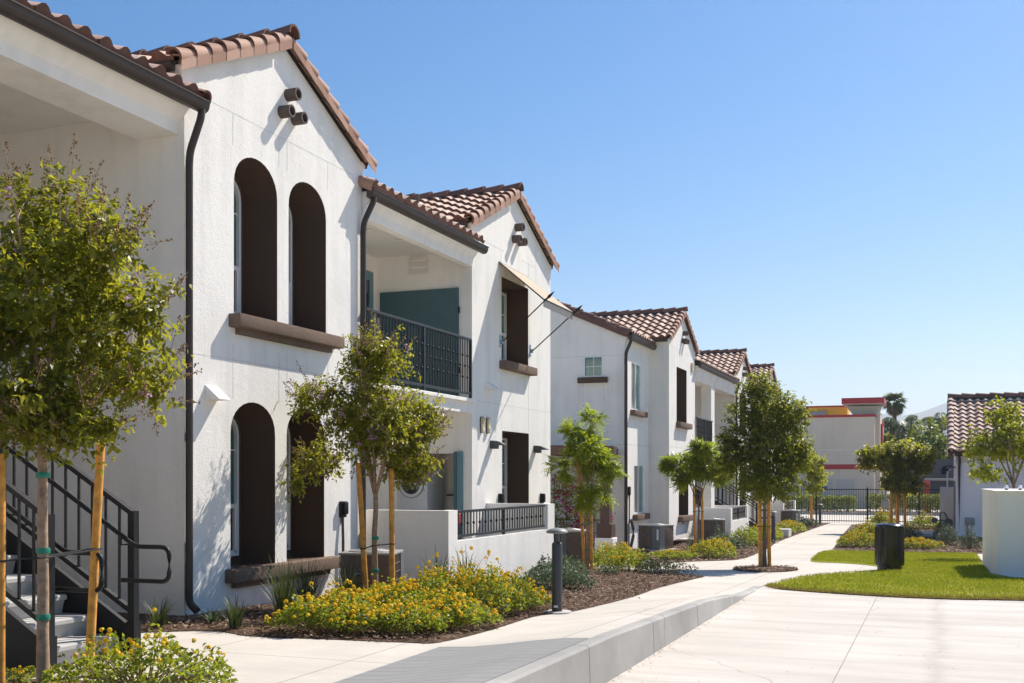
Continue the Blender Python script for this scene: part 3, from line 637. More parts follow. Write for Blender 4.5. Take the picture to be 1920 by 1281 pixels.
for yb, yo in ((21.06, wl + .06), (22.84, wr - .04)):
    mb = MB(); b0 = Vector((XF + .05, yb, 4.36)); b1 = Vector((xo + .0, yo, 5.12)); d = (b1 - b0).normalized()
    tip = b1 + d * .30; mb.tube([b0, b1 + d * .08], .013, 8)
    mb.tube([b1 + d * .02, b1 + d * .07, b1 + d * .10, b1 + d * .13, b1 + d * .16, b1 + d * .27, tip], [.013, .026, .016, .026, .036, .012, .005], 8)
    for s in (-1, 1): mb.tube([b1 + d * .1 + Vector((0, s * .02, 0)), b1 + d * .13 + Vector((0, s * .055, .0))], [.012, .006], 6)
    pl = part('spear_pole', mb, M['black'], AW, 50)
    mb = MB(); mb.box(XF - .002, XF + .014, yb - .035, yb + .035, 4.24, 4.50); mb.box(XF + .01, XF + .07, yb - .012, yb + .012, 4.32, 4.40)
    for z in (4.27, 4.33, 4.42, 4.47): mb.lathe([(.010, 0), (.008, .008), (0, .01)], (XF + .014, yb, z), 8, axis='x')
    part('bracket', mb, M['steel_blue'], pl)
# ------------------------------------------------------------------ patio walls
def patio(y0, y1, X, zt, zb, label, ret_left=True, win=None, shade=0, n=34):
    P = thing('patio_wall', label, 'patio wall', (X, (y0 + y1) / 2, zb), 'half walls round the patios')
    t = .15; o0, o1 = y0 + .34, y1 - .40; zo = zt - .48
    mb = MB(); out = [(y0, zb), (y1, zb), (y1, zt), (o1, zt), (o1, zo), (o0, zo), (o0, zt), (y0, zt)]
    mb.prism([(X, a, b) for a, b in out], (-t, 0, 0)); mb.box(XF - .05, X - t + .001, y0 + .002, y0 + t, zb, zt - .001); mb.box(XF - .05, X - t + .001, y1 - t, y1 - .002, zb, zt - .001)
    mb.box(X - t - .02, X + .02, y0 + .02, y1 - .02, zb - .4, zb + .08) if False else None
    part('wall', mb, M['stucco'], P)
    mb = MB(); mb.box(XF, X - .02, y0 + .04, y1 - .04, zb - .3, zb + .004); part('foundation', mb, M['block'], P)
    railing(P, o0, o1 - .02, X - .07, zo + .045, zt - .01, n, [(.5,), ()], [(o0 + o1) / 2])
    return P
patio(15.46, 20.46, -6.95, 1.10, -.17, 'white stucco patio half wall with a black railing panel, in front of the laundry closet')
mb = MB(); mb.box(-10.3, -6.98, 15.4, 19.6, -.2, .02); fl = part('pavement', mb, M['step'], None); fl['kind'] = 'structure'
# washing machine and dryer in the closet, and the red box on the patio
def laundry(z, lab):
    T = thing('laundry_machine', lab, 'laundry machine', (-9.56, 20.05, z), 'stacked laundry machines'); x0, x1 = -9.99, -9.31
    mb = MB(); mb.box(x0, x1, 19.70, 20.45, z, z + .93, b=.02); part('body', mb, M['washer'], T, 30)
    mb = MB(); c = ((x0 + x1) / 2, 19.70, z + .50)
    mb.lathe([(.265, 0), (.265, -.02), (.20, -.03), (.19, -.01)], c, 32, axis='y'); dd = part('door', mb, M['washer'], T, 40)
    mb = MB(); mb.lathe([(.2, -.028), (.16, -.05), (.08, -.062), (0, -.065)], c, 28, axis='y'); part('window', mb, M['glass_dark'], dd, 60)
    mb = MB(); mb.lathe([(.262, -.021), (.27, -.021), (.27, .0)], c, 32, axis='y'); part('seal', mb, M['dark_grey'], dd, 60)
    mb = MB(); mb.box(x0 + .04, x1 - .04, 19.685, 19.699, z + .82, z + .91); part('control_panel', mb, M['dark_grey'], T)
laundry(.04, 'white washing machine at the bottom of the stack in the closet'); laundry(.975, 'white dryer with round dark door on top of the washing machine')
T = thing('storage_crate', 'red box with black base on the patio behind the railing', 'crate', (-7.78, 17.45, .02))
mb = MB(); mb.box(-7.89, -7.67, 17.3, 17.6, .02, .80, b=.01); part('base', mb, M['black'], T); mb = MB(); mb.box(-7.90, -7.66, 17.29, 17.61, .80, .99, b=.02); part('lid', mb, M['red'], T)
# ------------------------------------------------------------------ far apartment building
Bb = thing('apartment_building', 'white stucco apartment building farther along the walk with three small tiled gables', 'building', (-10.5, 46, -.7), 'white apartment buildings along the walk')
g4a = rect(37.38, 39.0, 3.50, 5.38); g4b = rect(37.72, 39.30, .28, 2.08)
gable_wing(Bb, 36.25, 40.44, 6.2, 7.25, -.5, [g4a, g4b], joint=[(36.25, 40.44, 2.63, 2.645), (36.6, 37.6, 5.98, 5.99), (38.9, 40, 5.98, 5.99)], Nt=6)
niche_window(Bb, g4a, XF, .5, .1, 4.3, 'hung'); niche_window(Bb, g4b, XF, .5, .1, 1.1, 'hung')
sill(Bb, 37.3, 39.2, 3.50, under=False, hgt=.19); sill(Bb, 37.62, 39.5, .28, under=False, hgt=.2)
scupper(Bb, 36.75, 2.15, 2.5); scupper(Bb, 39.85, 2.7, 3.05)
for yc, zc in ((49.0, 5.1), (39.9, 5.55)):
    pass
gable_wing(Bb, 49.0, 53.3, 6.15, 7.2, -.8, [rect(50.2, 52.0, 3.5, 5.4), rect(50.2, 52.0, .2, 2.1)], Nt=6)
niche_window(Bb, rect(50.2, 52.0, 3.5, 5.4), XF, .5, .1, 4.4, 'hung'); niche_window(Bb, rect(50.2, 52.0, .2, 2.1), XF, .5, .1, 1.1, 'hung')
gable_wing(Bb, 58.2, 62.4, 6.35, 7.4, -.8, [rect(59.4, 61.0, 3.5, 5.4)], Nt=5)
niche_window(Bb, rect(59.4, 61.0, 3.5, 5.4), XF, .5, .1, 4.4, 'hung')
ob = MB(); ob.box(XF - .005, XF + .06, 39.72, 39.98, 5.42, 5.74, b=.02); part('wall_lamp', ob, M['horn'], Bb)
# recessed corner bay (faces the gap between the buildings)
wl_ = MB(); X9 = -9.0
s1 = rect(33.95, 35.12, 3.74, 5.26); s2 = rect(34.28, 35.50, .45, 2.02)
wl_.plate(rect(33.2, 36.25, -.8, 6.0), [s1, s2], lambda a, b: (X9, a, b))
gw = rect(-10.30, -9.69, 4.73, 5.37)
wl_.plate([(X9, -.8), (X9, 5.93), (-14.5, 8.35), (-14.5, -.8)], [gw], lambda a, b: (a, 33.2, b))
cv = [(0, -.3), (.02, -.17), (.06, -.07), (.11, 0), (0, .02)]
wl_.prism([(X9 + p, 33.2, 5.93 + z) for p, z in cv], (0, 3.05, 0))
wl_.quad((-14.5, 33.2, -.8), (-14.5, 62, -.8), (-14.5, 62, 6), (-14.5, 33.2, 6)); wl_.box(-13.2, -12.9, 40.44, 58.2, -.8, 6.2)
w_ = part('wall', wl_, M['stucco'], Bb)
mb = MB(); mb.box(-14.5, -9.0, 33.1965, 33.21, 5.37, 5.382); mb.box(-14.5, -8.998, 33.1965, 33.21, 2.61, 2.625); mb.box(-9.01, -8.9975, 33.2, 36.25, 2.63, 2.645)
for x in (-10.33, -9.67): mb.box(x - .005, x + .005, 33.1965, 33.21, 2.62, 4.5)
part('joint', mb, M['joint'], w_)
window(Bb, inset(s1, .0), X9 - .035, None, 'slide', ('glass_tan', 'glass_pale')); window(Bb, inset(s2, 0), X9 - .035, None, 'slide', ('glass_tan', 'glass_pale'))
sill(Bb, 33.85, 35.5, 3.73, X9, .16, .17, False); sill(Bb, 34.15, 35.8, .44, X9, .16, .19, False)
mb = MB()
def yplate(mb, p, y): mb.add([(a, y, b) for a, b in p], [tuple(range(len(p)))])
i1 = inset(gw, .035); n_ = len(gw)
for i in range(n_):
    j = (i + 1) % n_
    mb.quad((gw[i][0], 33.17, gw[i][1]), (gw[j][0], 33.17, gw[j][1]), (i1[j][0], 33.17, i1[j][1]), (i1[i][0], 33.17, i1[i][1])); mb.quad((gw[i][0], 33.17, gw[i][1]), (gw[j][0], 33.17, gw[j][1]), (gw[j][0], 33.26, gw[j][1]), (gw[i][0], 33.26, gw[i][1]))
mb.box(-10.005, -9.985, 33.195, 33.205, 4.75, 5.35); mb.box(-10.28, -9.71, 33.195, 33.205, 5.04, 5.06); w3 = part('window', mb, M['white'], Bb)
mb = MB(); yplate(mb, i1, 33.215); part('pane', mb, M['glass_pale'], w3)
mb = MB(); mb.box(-10.48, -9.54, 33.04, 33.19, 4.54, 4.71, b=.01); part('sill', mb, M['stucco_brown'], Bb)
# roofs of the far building
mb = MB(); barrel_row(mb, (-8.86, 33.2, 6.02), (-14.4, 33.2, 6.02 + .43 * 5.54), (0, -1, 0), (0, 0, 1), .14, .42, -60, 150, .03); v = [(-8.86, 33.2 - .13, 6.05), (-14.4, 33.2 - .13, 6.05 + .43 * 5.54), (-14.4, 33.2 - .13, 5.88 + .43 * 5.54), (-8.86, 33.2 - .13, 5.88)]; mb.quad(*v); part('rake_tile', mb, [M['ridge'], M['deck'], M['butt']], Bb, 50)
main_roof(Bb, 33.2, 37.1, -8.80, 6.02, L=6.0); main_roof(Bb, 40.4, 49.1, -8.16, 5.82, L=6.4); main_roof(Bb, 53.2, 58.3, -8.16, 5.9, L=6.4)
mb = MB(); gutter(mb, (-8.86, 33.12, 5.98), (-8.86, 37.1, 5.98), (1, 0, 0), .14, .14); part('gutter', mb, M['gutter'], Bb, 40)
mb = MB(); gutter(mb, (-8.19, 40.4, 5.76), (-8.19, 49.1, 5.76), (1, 0, 0), .13, .13); part('gutter', mb, M['gutter'], Bb, 40)
mb = MB(); gutter(mb, (-8.19, 53.2, 5.85), (-8.19, 58.3, 5.85), (1, 0, 0), .13, .13); part('gutter', mb, M['gutter'], Bb, 40)
downspout(Bb, [(-8.80, 33.22, 5.86), (-8.82, 33.2, 5.75), (-8.94, 33.15, 5.45), (-8.95, 33.15, 5.3), (-8.95, 33.15, -.6)], .05)
downspout(Bb, [(-8.13, 48.95, 5.66), (-8.24, 48.92, 5.3), (-8.24, 48.92, -.7)], .05)
def beam2(y0, y1, zb, zt):
    mb = MB(); a = [(XF, y0, zb), (XF + .16, y0, zt), (-8.75, y0, zt), (-8.75, y0, zb)]; mb.prism(a, (0, y1 - y0, 0)); part('beam', mb, M['stucco'], Bb)
beam2(40.445, 48.995, 5.18, 5.70); beam2(53.305, 58.195, 5.25, 5.78)
mb = MB(); mb.box(-8.72, XF, 43.55, 44.25, -.7, 5.18); mb.box(-12.9, -8.72, 44.0, 44.25, 3.0, 5.2); part('column', mb, M['stucco'], Bb)
mb = MB(); mb.box(-12.9, -8.75, 40.45, 48.99, 5.4, 5.5); part('ceiling', mb, M['soffit'], Bb)
mb = MB(); mb.box(-12.9, -8.75, 53.31, 58.19, 5.5, 5.6); part('ceiling', mb, M['soffit'], Bb)
mb = MB(); mb.box(-12.9, XF + .05, 40.445, 43.55, 2.38, 2.72); part('balcony_slab', mb, M['stucco'], Bb)
railing(Bb, 40.47, 43.52, -8.27, 2.80, 3.82, 30, [(.68, .30), (.5,)], [42.0])
mb = MB(); mb.box(-12.88, -12.82, 41.0, 43.0, -.6, 1.5); part('door', mb, M['teal'], Bb)
patio(40.46, 44.55, -7.02, .50, -.68, 'white stucco patio half wall beside the upright air conditioner past the far gable', n=24)
patio(54.9, 59.9, -7.0, .42, -.72, 'white stucco patio half wall nearest the black fence at the end', n=20)
mb = MB(); mb.box(-12.9, -7.1, 40.5, 44.5, -.75, -.66); mb.box(-12.9, -7.1, 55, 59.8, -.78, -.69); q_ = part('pavement', mb, M['step'], None); q_['kind'] = 'structure'
# hose bib / conduit on the corner bay
mb = MB(); mb.box(X9 - .005, X9 + .07, 33.52, 33.70, 1.05, 1.33, b=.03); o = solo('outlet_cover', mb, M['black'], 'black outlet cover with a conduit beside the far downspout', 'outlet cover', 'black outlet covers', 40)
mb = MB(); mb.tube([(X9 + .04, 33.6, 1.05), (X9 + .04, 33.58, .5), (X9 + .05, 33.5, -.55)], .022, 8); mb.tube([(X9 + .06, 33.68, .3), (X9 + .1, 33.85, .0), (X9 + .1, 33.85, -.2), (X9 + .06, 33.7, -.55)], .05, 8); part('conduit', mb, M['dark_grey'], o, 50)
mb = MB(); mb.box(XF - .005, XF + .06, 38.3, 38.42, -.02, .14, b=.01); solo('outlet_cover', mb, M['ac_top'], 'pale outlet cover below the far recessed window', 'outlet cover', None, 40)
mb = MB(); mb.box(-9.63, -9.53, 33.12, 33.199, 1.5, 1.78, b=.01); solo('wall_lamp', mb, M['brown_wood'], 'small brown wall lamp on the shaded side wall past the porch post', 'wall lamp', 'brown lamps')
# porch in the gap between the buildings
PO = thing('porch', 'brown timber porch with a white post block between the two buildings', 'porch', (-8.7, 29.2, -.5))
for x in (-8.42, -11.6):
    mb = MB(); mb.box(x - .13, x + .13, 29.0, 29.26, .35, 2.22); mb.box(x - .21, x + .21, 28.92, 29.34, -.02, .36, b=.015); part('post', mb, M['brown_wood'], PO)
    mb = MB(); mb.box(x - .25, x + .25, 28.88, 29.38, -.65, -.02, b=.02); part('post_block', mb, M['stucco'], PO)
mb = MB(); mb.box(-12.4, -8.16, 28.95, 29.3, 2.22, 2.46, b=.015)
for x in (-9.3, -10.4, -11.6): mb.box(x - .08, x + .08, 29.3, 33.19, 2.24, 2.44)
part('beam', mb, M['brown_wood'], PO)
mb = MB(); mb.box(-12.4, -9.2, 28.97, 33.19, 2.461, 2.49); part('roof', mb, M['brown_wood'], PO)
# ------------------------------------------------------------------ stairs
def make_stairs(x0, y0, y1, z0, label):
    S = thing('staircase', label, 'staircase', (x0, (y0 + y1) / 2, z0), 'outdoor staircases')
    rise, run, n = .1745, .292, 17
    for i in range(n):
        mb = MB(); xa = x0 - i * run; zt = z0 + (i + 1) * rise
        prof = [(xa - .03, zt - rise + .0), (xa, zt - .055), (xa + .03, zt - .045), (xa + .03, zt - .012), (xa + .018, zt), (xa - run - .02, zt), (xa - run - .02, zt - .05), (xa - .06, zt - .06), (xa - .075, zt - rise)]
        mb.prism([(a, y0 + .05, b) for a, b in prof], (0, y1 - y0 - .1, 0)); part('step', mb, M['step'], S)
    ex = x0 - n * run; sl = rise / run
    for y in (y0, y1):
        mb = MB(); a = [(x0 + .20, y - .025, z0), (x0 + .20, y - .025, z0 + .22), (ex, y - .025, z0 + .22 + sl * (x0 + .2 - ex)), (ex, y - .025, z0 - .16 + sl * (x0 + .2 - ex)), (x0 - .28, y - .025, z0)]
        mb.prism(a, (0, .05, 0)); part('stringer', mb, M['black'], S)
        px = x0 + .16
        f = lambda x: sl * (px - x)
        R = MB(); R.box(px - .035, px + .035, y - .035, y + .035, z0 - .01, z0 + 1.30)
        R.box(px - .047, px + .047, y - .047, y + .047, z0 - .005, z0 + .30)
        for t in (1.25, .36):
            q = [(px, y - .028, z0 + t), (px, y - .028, z0 + t + .05), (ex, y - .028, z0 + t + .05 + f(ex)), (ex, y - .028, z0 + t + f(ex))]; R.prism(q, (0, .056, 0))
        for k in (1, 2, 3):
            xk = px - k * 1.55; R.box(xk - .03, xk + .03, y - .03, y + .03, z0 + .2 + f(xk), z0 + 1.27 + f(xk))
        rl = part('railing', R, M['black'], S)
        B2 = MB(); k = 1
        while px - k * .155 > ex: 
            x = px - k * .155; B2.box(x - .0095, x + .0095, y - .0095, y + .0095, z0 + .38 + f(x), z0 + 1.27 + f(x)); k += 1
        part('baluster', B2, M['black'], rl)
        h = MB(); yy = y + (-.09 if y == y1 else .09); path = [(ex, yy, z0 + .98 + f(ex)), (px + .09, yy, z0 + .98)] 
        path = rnd_path([(ex, yy, z0 + 1.06 + f(ex)), (px - .02, yy, z0 + 1.06), (px + .10, yy, z0 + .985), (px + .465, yy, z0 + .985), (px + .465, yy, z0 + .68), (px - .05, yy, z0 + .68)], .085)
        h.tube(path, .021, 10)
        for k in range(4):
            xk = px - .06 - k * 1.4; h.tube([(xk, yy, z0 + 1.04 + f(xk)), (xk, yy, z0 + .96 + f(xk)), (xk, y, z0 + .96 + f(xk))], .008, 6)
        part('handrail', h, M['black'], S, 50)
    return S
make_stairs(-6.97, 7.17, 8.20, 0.0, 'concrete stairs with black steel railings in the recess at left')
make_stairs(-6.97, 45.2, 46.25, -.70, 'concrete stairs with black steel railings at the far building')
# ------------------------------------------------------------------ air conditioners
def make_ac(x, y, rz, s, label, z=None, badge=True, px=1, py=-1):
    z = H(x, y) if z is None else z
    T = thing('air_conditioner', label, 'air conditioner', (0, 0, 0), 'air conditioners along the building')
    w = .40; hh = .80
    mb = MB(); mb.box(-w - .1, w + .1, -w - .1, w + .1, -.02, .06); part('pad', mb, M['block'], T)
    mb = MB(); mb.box(-w + .012, w - .012, -w + .012, w - .012, .07, hh - .03, b=.03); part('coil', mb, M['ac_fin'], T, 30)
    mb = MB()
    for k in range(5): 
        zz = .14 + k * .125
        for a in (-1, 1): mb.box(-w, w, a * w - .006, a * w + .006, zz - .006, zz + .006); mb.box(a * w - .006, a * w + .006, -w, w, zz - .006, zz + .006)
    for k in range(12):
        q = -w + .05 + k * (2 * w - .1) / 11
        for a in (-1, 1): mb.box(q - .003, q + .003, a * w - .004, a * w + .004, .08, hh - .05); mb.box(a * w - .004, a * w + .004, q - .003, q + .003, .08, hh - .05)
    part('guard', mb, M['ac_fin'], T)
    mb = MB(); bx = lambda a, b, c, d, e, f: mb.box(*sorted((a * px, b * px)), *sorted((-c * py, -d * py)), e, f)
    bx(w - .26, w + .012, -w - .014, -w + .03, .07, hh - .03); bx(w - .03, w + .014, -w - .012, -w + .26, .07, hh - .03); pn = part('service_panel', mb, M['ac_body'], T)
    mb = MB(); bx(w - .10, w - .03, -w - .02, -w - .014, .35, .68); part('label', mb, M['badge_white'], pn)
    mb = MB(); mb.box(-w - .012, w + .012, -w - .012, w + .012, hh - .04, hh, b=.015)
    mb.lathe([(.33, hh), (.33, hh + .012), (.29, hh + .02)], (0, 0, 0), 28)
    for r in (.10, .16, .22, .28, .32): mb.lathe([(r, hh + .055 - r * .12), (r + .006, hh + .05 - r * .12), (r, hh + .045 - r * .12)], (0, 0, 0), 24)
    for k in range(10):
        a = 2 * PI * k / 10; mb.tube([(.04 * math.cos(a), .04 * math.sin(a), hh + .05), (.3 * math.cos(a), .3 * math.sin(a), hh + .012)], .005, 5)
    part('top', mb, M['ac_top'], T, 40)
    mb = MB(); mb.lathe([(.28, hh + .004), (0, hh + .004)], (0, 0, 0), 24); part('fan_opening', mb, M['dark_grey'], T)
    if badge:
        mb = MB(); mb.lathe([(.075, 0), (.07, -.012), (0, -.014)], (0, 0, 0), 20, axis='y'); mb.v = [(p[0] - .12, -w - .004 + p[1], .50 + p[2] * .42) for p in mb.v]; bg = part('badge', mb, M['blue'], T)
        cu = bpy.data.curves.new('lettering', 'FONT'); cu.body = 'Carrier'; cu.size = .036; cu.align_x = 'CENTER'; cu.align_y = 'CENTER'; cu.extrude = .001
        tx = bpy.data.objects.new('lettering', cu); link(tx); dg = bpy.context.evaluated_depsgraph_get(); me = bpy.data.meshes.new_from_object(tx.evaluated_get(dg)); bpy.data.objects.remove(tx)
        me.transform(Matrix.Translation((-.12, -w - .0205, .50)) @ Matrix.Rotation(PI / 2, 4, 'X')); me.materials.clear(); me.materials.append(M['badge_white'])
        lo = link(bpy.data.objects.new('lettering', me)); lo.parent = bg
    T.location = (x, y, z); T.rotation_euler = (0, 0, rz); T.scale = (s, s, s); return T
make_ac(-7.44, 13.92, .30, .95, 'grey air conditioner behind the staked crape myrtle, beside the near patio wall', z=-.19, badge=True, py=1)
make_ac(-7.55, 23.3, .45, 1.0, 'grey air conditioner behind the dome topped bollard light', badge=False, px=-1)
make_ac(-7.95, 32.9, -.35, .98, 'grey air conditioner in the corner under the tall narrow windows')
make_ac(-7.50, 39.45, .12, 1.05, 'grey air conditioner behind the lantana, against the far patio wall', badge=False, py=1)
make_ac(-6.4, 52.8, .0, 1.0, 'grey air conditioner half hidden by stakes beside the farthest patio wall', badge=False)
# ------------------------------------------------------------------ bollard lights
def make_bollard(x, y, label, s=1.0):
    T = thing('bollard_light', label, 'bollard light', (0, 0, 0), 'bollard lights along the walk')
    mb = MB(); mb.lathe([(.17, -.02), (.17, .008), (.16, .014), (0, .014)], (0, 0, 0), 28); part('base', mb, M['block'], T, 40)
    mb = MB(); mb.lathe([(.062, .02), (.062, .80), (.058, .815), (.04, .83), (0, .832)], (0, 0, 0), 24); part('post', mb, M['grey_metal'], T, 40)
    mb = MB(); mb.lathe([(.022, .83), (.022, .90), (.03, .93)], (0, 0, 0), 16)
    for k in range(3):
        a = 2 * PI * k / 3 + .5; mb.tube([(.045 * math.cos(a), .045 * math.sin(a), .82), (.05 * math.cos(a), .05 * math.sin(a), .94)], .011, 6)
    part('lantern', mb, M['grey_metal'], T, 40)
    mb = MB(); mb.lathe([(0, .925), (.06, .928), (.118, .935), (.130, .946), (.126, .960), (.09, .982), (.045, .995), (0, .998)], (0, 0, 0), 32); part('cap', mb, M['lamp_cap'], T, 60)
    mb = MB(); mb.box(-.02, .03, -.065, -.061, .06, .085); part('sticker', mb, M['badge_white'], T)
    T.location = (x, y, H(x, y)); T.scale = (s, s, s); ORG[T] = Vector((x, y, 0)); return T
make_bollard(-4.47, 13.26, 'tall dark bollard light with a pale dome cap at the mulch edge', 1.06)
make_bollard(-5.50, 40.4, 'dark bollard light in front of the yellow lantana by the far walk', 1.12)
make_bollard(-5.35, 55.6, 'smallest dark bollard light, next to the black fence', 1.05)
# ------------------------------------------------------------------ litter bin
T = thing('litter_bin', 'glossy black round litter bin at the edge of the lawn', 'litter bin', (-1.0, 25.6, H(-1, 25.6)))
c = (-1.0, 25.6, H(-1, 25.6) + .0)
mb = MB(); mb.lathe([(.26, 0), (.26, .10)], c, 32); part('base', mb, M['can'], T, 40)
mb = MB(); mb.lathe([(.27, .10), (.300, .105), (.305, .14), (.300, .40), (.302, .42), (.304, .60), (.30, .90), (.304, .93), (.304, .945)], c, 40); part('body', mb, M['can'], T, 40)
mb = MB(); mb.lathe([(.308, .935), (.312, .955), (.28, .99), (.2, 1.01), (.17, 1.0), (.16, .96), (0, .95)], c, 40); part('lid', mb, M['can'], T, 40)
mb = MB()
for k in range(26):
    a = 2 * PI * k / 26; mb.box(c[0] + .302 * math.cos(a) - .006, c[0] + .302 * math.cos(a) + .006, c[1] + .302 * math.sin(a) - .006, c[1] + .302 * math.sin(a) + .006, c[2] + .12, c[2] + .92)
part('slat', mb, M['can'], T)
# ------------------------------------------------------------------ right-hand house and white wall
R_ = thing('laundry_house', 'low white house with a pale tiled roof behind the white wall', 'house', (6, 50, -.7))
xw, ys_, yn, yr, ez, rz_ = .63, 47.0, 53.6, 50.3, 2.72, 4.78
mb = MB(); mb.quad((xw, ys_, -.9), (14, ys_, -.9), (14, ys_, ez + .05), (xw, ys_, ez + .05)); mb.add([(xw, ys_, -.9), (xw, yn, -.9), (xw, yn, ez), (xw, yr, rz_), (xw, ys_, ez)], [(0, 1, 2, 3, 4)]); mb.quad((14, ys_, -.9), (14, yn, -.9), (14, yn, ez), (14, ys_, ez)); mb.quad((xw, yn, -.9), (14, yn, -.9), (14, yn, ez), (xw, yn, ez))
for s, ye in ((-1, ys_), (1, yn)): mb.prism([(xw, ye + s * p, ez + z) for p, z in [(0, -.45), (.03, -.25), (.09, -.1), (.2, -.02), (.36, 0), (0, .02)]], (13, 0, 0))
mb.prism([(xw - p, ys_ - .3, ez + z) for p, z in [(0, -.55), (.05, -.35), (.12, -.12), (.2, -.02), (.2, .0), (0, .02)]], (0, .6, 0))
part('wall', mb, M['stucco_white'], R_)
roof = MB(); rise = (rz_ - ez) / (yr - ys_); ov = .38; v1 = Vector((0, 1, rise)); L = (yr - ys_ + ov) * math.sqrt(1 + rise ** 2)
tile_roof(roof, (xw - .14, ys_ - ov, ez - ov * rise + .12), (1, 0, 0), v1, 13.5, L, N=7, col=.31); tile_roof(roof, (xw - .14, yn + ov, ez - ov * rise + .12), (1, 0, 0), Vector((0, -1, rise)), 13.5, L, N=5)
for s, ye in ((1, ys_), (-1, yn)): roof.prism([(xw - .14, ye - s * ov, ez - ov * rise + .05), (14, ye - s * ov, ez - ov * rise + .05), (14, yr, rz_ + .05), (xw - .14, yr, rz_ + .05)], (0, 0, .05), 1)
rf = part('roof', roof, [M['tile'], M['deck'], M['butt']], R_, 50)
for s, ye in ((1, ys_), (-1, yn)):
    mb = MB(); barrel_row(mb, (xw - .17, ye - s * (ov + .02), ez - ov * rise + .13), (xw - .17, yr, rz_ + .13), (-1, 0, 0), (0, 0, 1), .14, .37, -60, 170, .04); part('rake_tile', mb, [M['tile'], M['deck'], M['butt']], rf, 50)
mb = MB(); barrel_row(mb, (xw - .25, yr, rz_ + .17), (14, yr, rz_ + .17), (0, -1, 0), (0, 0, 1), .16, .55, -15, 195, .04, taper=.86); mb2 = MB(); mb2.prism([(xw - .2, yr - .2, rz_ - .02), (xw - .2, yr + .2, rz_ - .02), (xw - .2, yr + .12, rz_ + .24), (xw - .2, yr - .12, rz_ + .24)], (13, 0, 0)); part('ridge_mortar', mb2, M['deck'], rf); part('ridge_tile', mb, [M['ridge'], M['deck'], M['butt']], rf, 50)
mb = MB(); gutter(mb, (xw - .05, ys_ - ov + .05, ez - ov * rise + .09), (14, ys_ - ov + .05, ez - ov * rise + .09), (0, -1, 0), .13, .13); part('gutter', mb, M['gutter'], R_)
mb = MB(); mb.tube([(xw + .12, ys_ - .35, ez - .25), (xw + .14, ys_ - .1, ez - .5), (xw + .12, ys_ - .07, ez - .7), (xw + .12, ys_ - .07, -.65)], .05, 8); part('downspout', mb, M['gutter'], R_, 50)
mb = MB()
for y0, y1 in ((48.0, 49.0), (50.0, 51.0)): mb.box(xw - .04, xw + .0, y0, y1, -.65, 1.45)
part('door', mb, M['ac_body'], R_)
def gooseneck(y, z, label):
    mb = MB(); mb.tube([(xw, y, z), (xw - .25, y, z + .08), (xw - .42, y, z + .02)], .025, 8); mb.lathe([(.05, .0), (.09, -.08), (.20, -.20), (.19, -.2), (.04, -.06)], (xw - .42, y, z + .06), 16); solo('wall_lamp', mb, M['black'], label, 'wall lamp', 'gooseneck lamps', 50)
gooseneck(47.7, 2.0, 'black gooseneck lamp high on the end wall of the low white house'); gooseneck(52.3, 1.9, 'black gooseneck lamp lower and farther back on the low white house end wall')
mb = MB(); mb.box(.05, .62, 51.6, 52.3, -.7, 1.2, b=.02); o = solo('utility_cabinet', mb, M['washer'], 'tall pale utility cabinet against the end of the low white house', 'utility cabinet', None, 30)
mb = MB(); mb.tube([(.35, 51.7, 1.2), (.35, 51.7, 1.75), (.38, 51.7, 1.9), (.48, 51.7, 1.95), (.6, 51.7, 1.9)], .035, 8); part('conduit', mb, M['washer'], o, 50)
T = thing('gas_meter', 'dark gas meter with pipes at the corner of the low white house', 'gas meter', (.3, 48.2, -.7))
mb = MB(); mb.lathe([(.0, -.1), (.17, -.1), (.19, 0), (.17, .1), (0, .1)], (.35, 48.2, -.22), 20, axis='y'); mb.lathe([(0, -.05), (.12, -.05), (.12, .05), (0, .05)], (-.15, 48.2, -.12), 16, axis='y'); part('body', mb, M['dark_grey'], T, 50)
mb = MB(); mb.tube([(.05, 48.2, -.7), (.05, 48.2, .12), (.1, 48.2, .2), (.2, 48.2, .2), (.3, 48.2, .05), (.33, 48.2, -.1)], .03, 8); mb.tube([(-.15, 48.2, -.12), (.2, 48.2, -.12)], .025, 8); part('pipe', mb, M['dark_grey'], T, 50)
mb = MB(); mb.box(.95, 1.3, 46.94, 47.0, -.25, .05, b=.01); o = solo('outlet_box', mb, M['ac_top'], 'pale outlet box with two conduits low on the low white house', 'outlet box', None, 30)
mb = MB(); mb.tube([(1.03, 46.97, -.25), (1.03, 46.97, -.75)], .03, 8); mb.tube([(1.2, 46.97, -.25), (1.2, 46.97, -.75)], .02, 8); part('conduit', mb, M['ac_top'], o, 50)
mb = MB(); mb.lathe([(.05, 0), (.06, -.08), (.06, -.2), (0, -.2)], (1.0, 46.98, 2.25), 14, axis='y'); solo('security_camera', mb, M['badge_white'], 'small round security camera under the eave of the low white house', 'security camera', None, 50)
mb = MB(); mb.box(-1.9, .6, 46.4, 48.8, -.9, -.58); s_ = part('pavement', mb, M['block'], None); s_['kind'] = 'structure'
Wt = thing('garden_wall', 'smooth white stucco wall at right with two lamp globes on top', 'garden wall', (5, 26.7, -.4))
mb = MB(); a = [(1.10, 24.35), (9.5, 24.35), (9.5, 29.0), (.98, 29.0)]; mb.prism([(x, y, -.55) for x, y in a], (0, 0, 1.87)); part('wall', mb, M['stucco_white'], Wt)
mb = MB(); mb.prism([(x, y, 1.321) for x, y in [(1.07, 24.31), (9.5, 24.31), (9.5, 29.03), (.95, 29.03)]], (0, 0, .018)); part('cap', mb, M['stucco_white'], Wt)
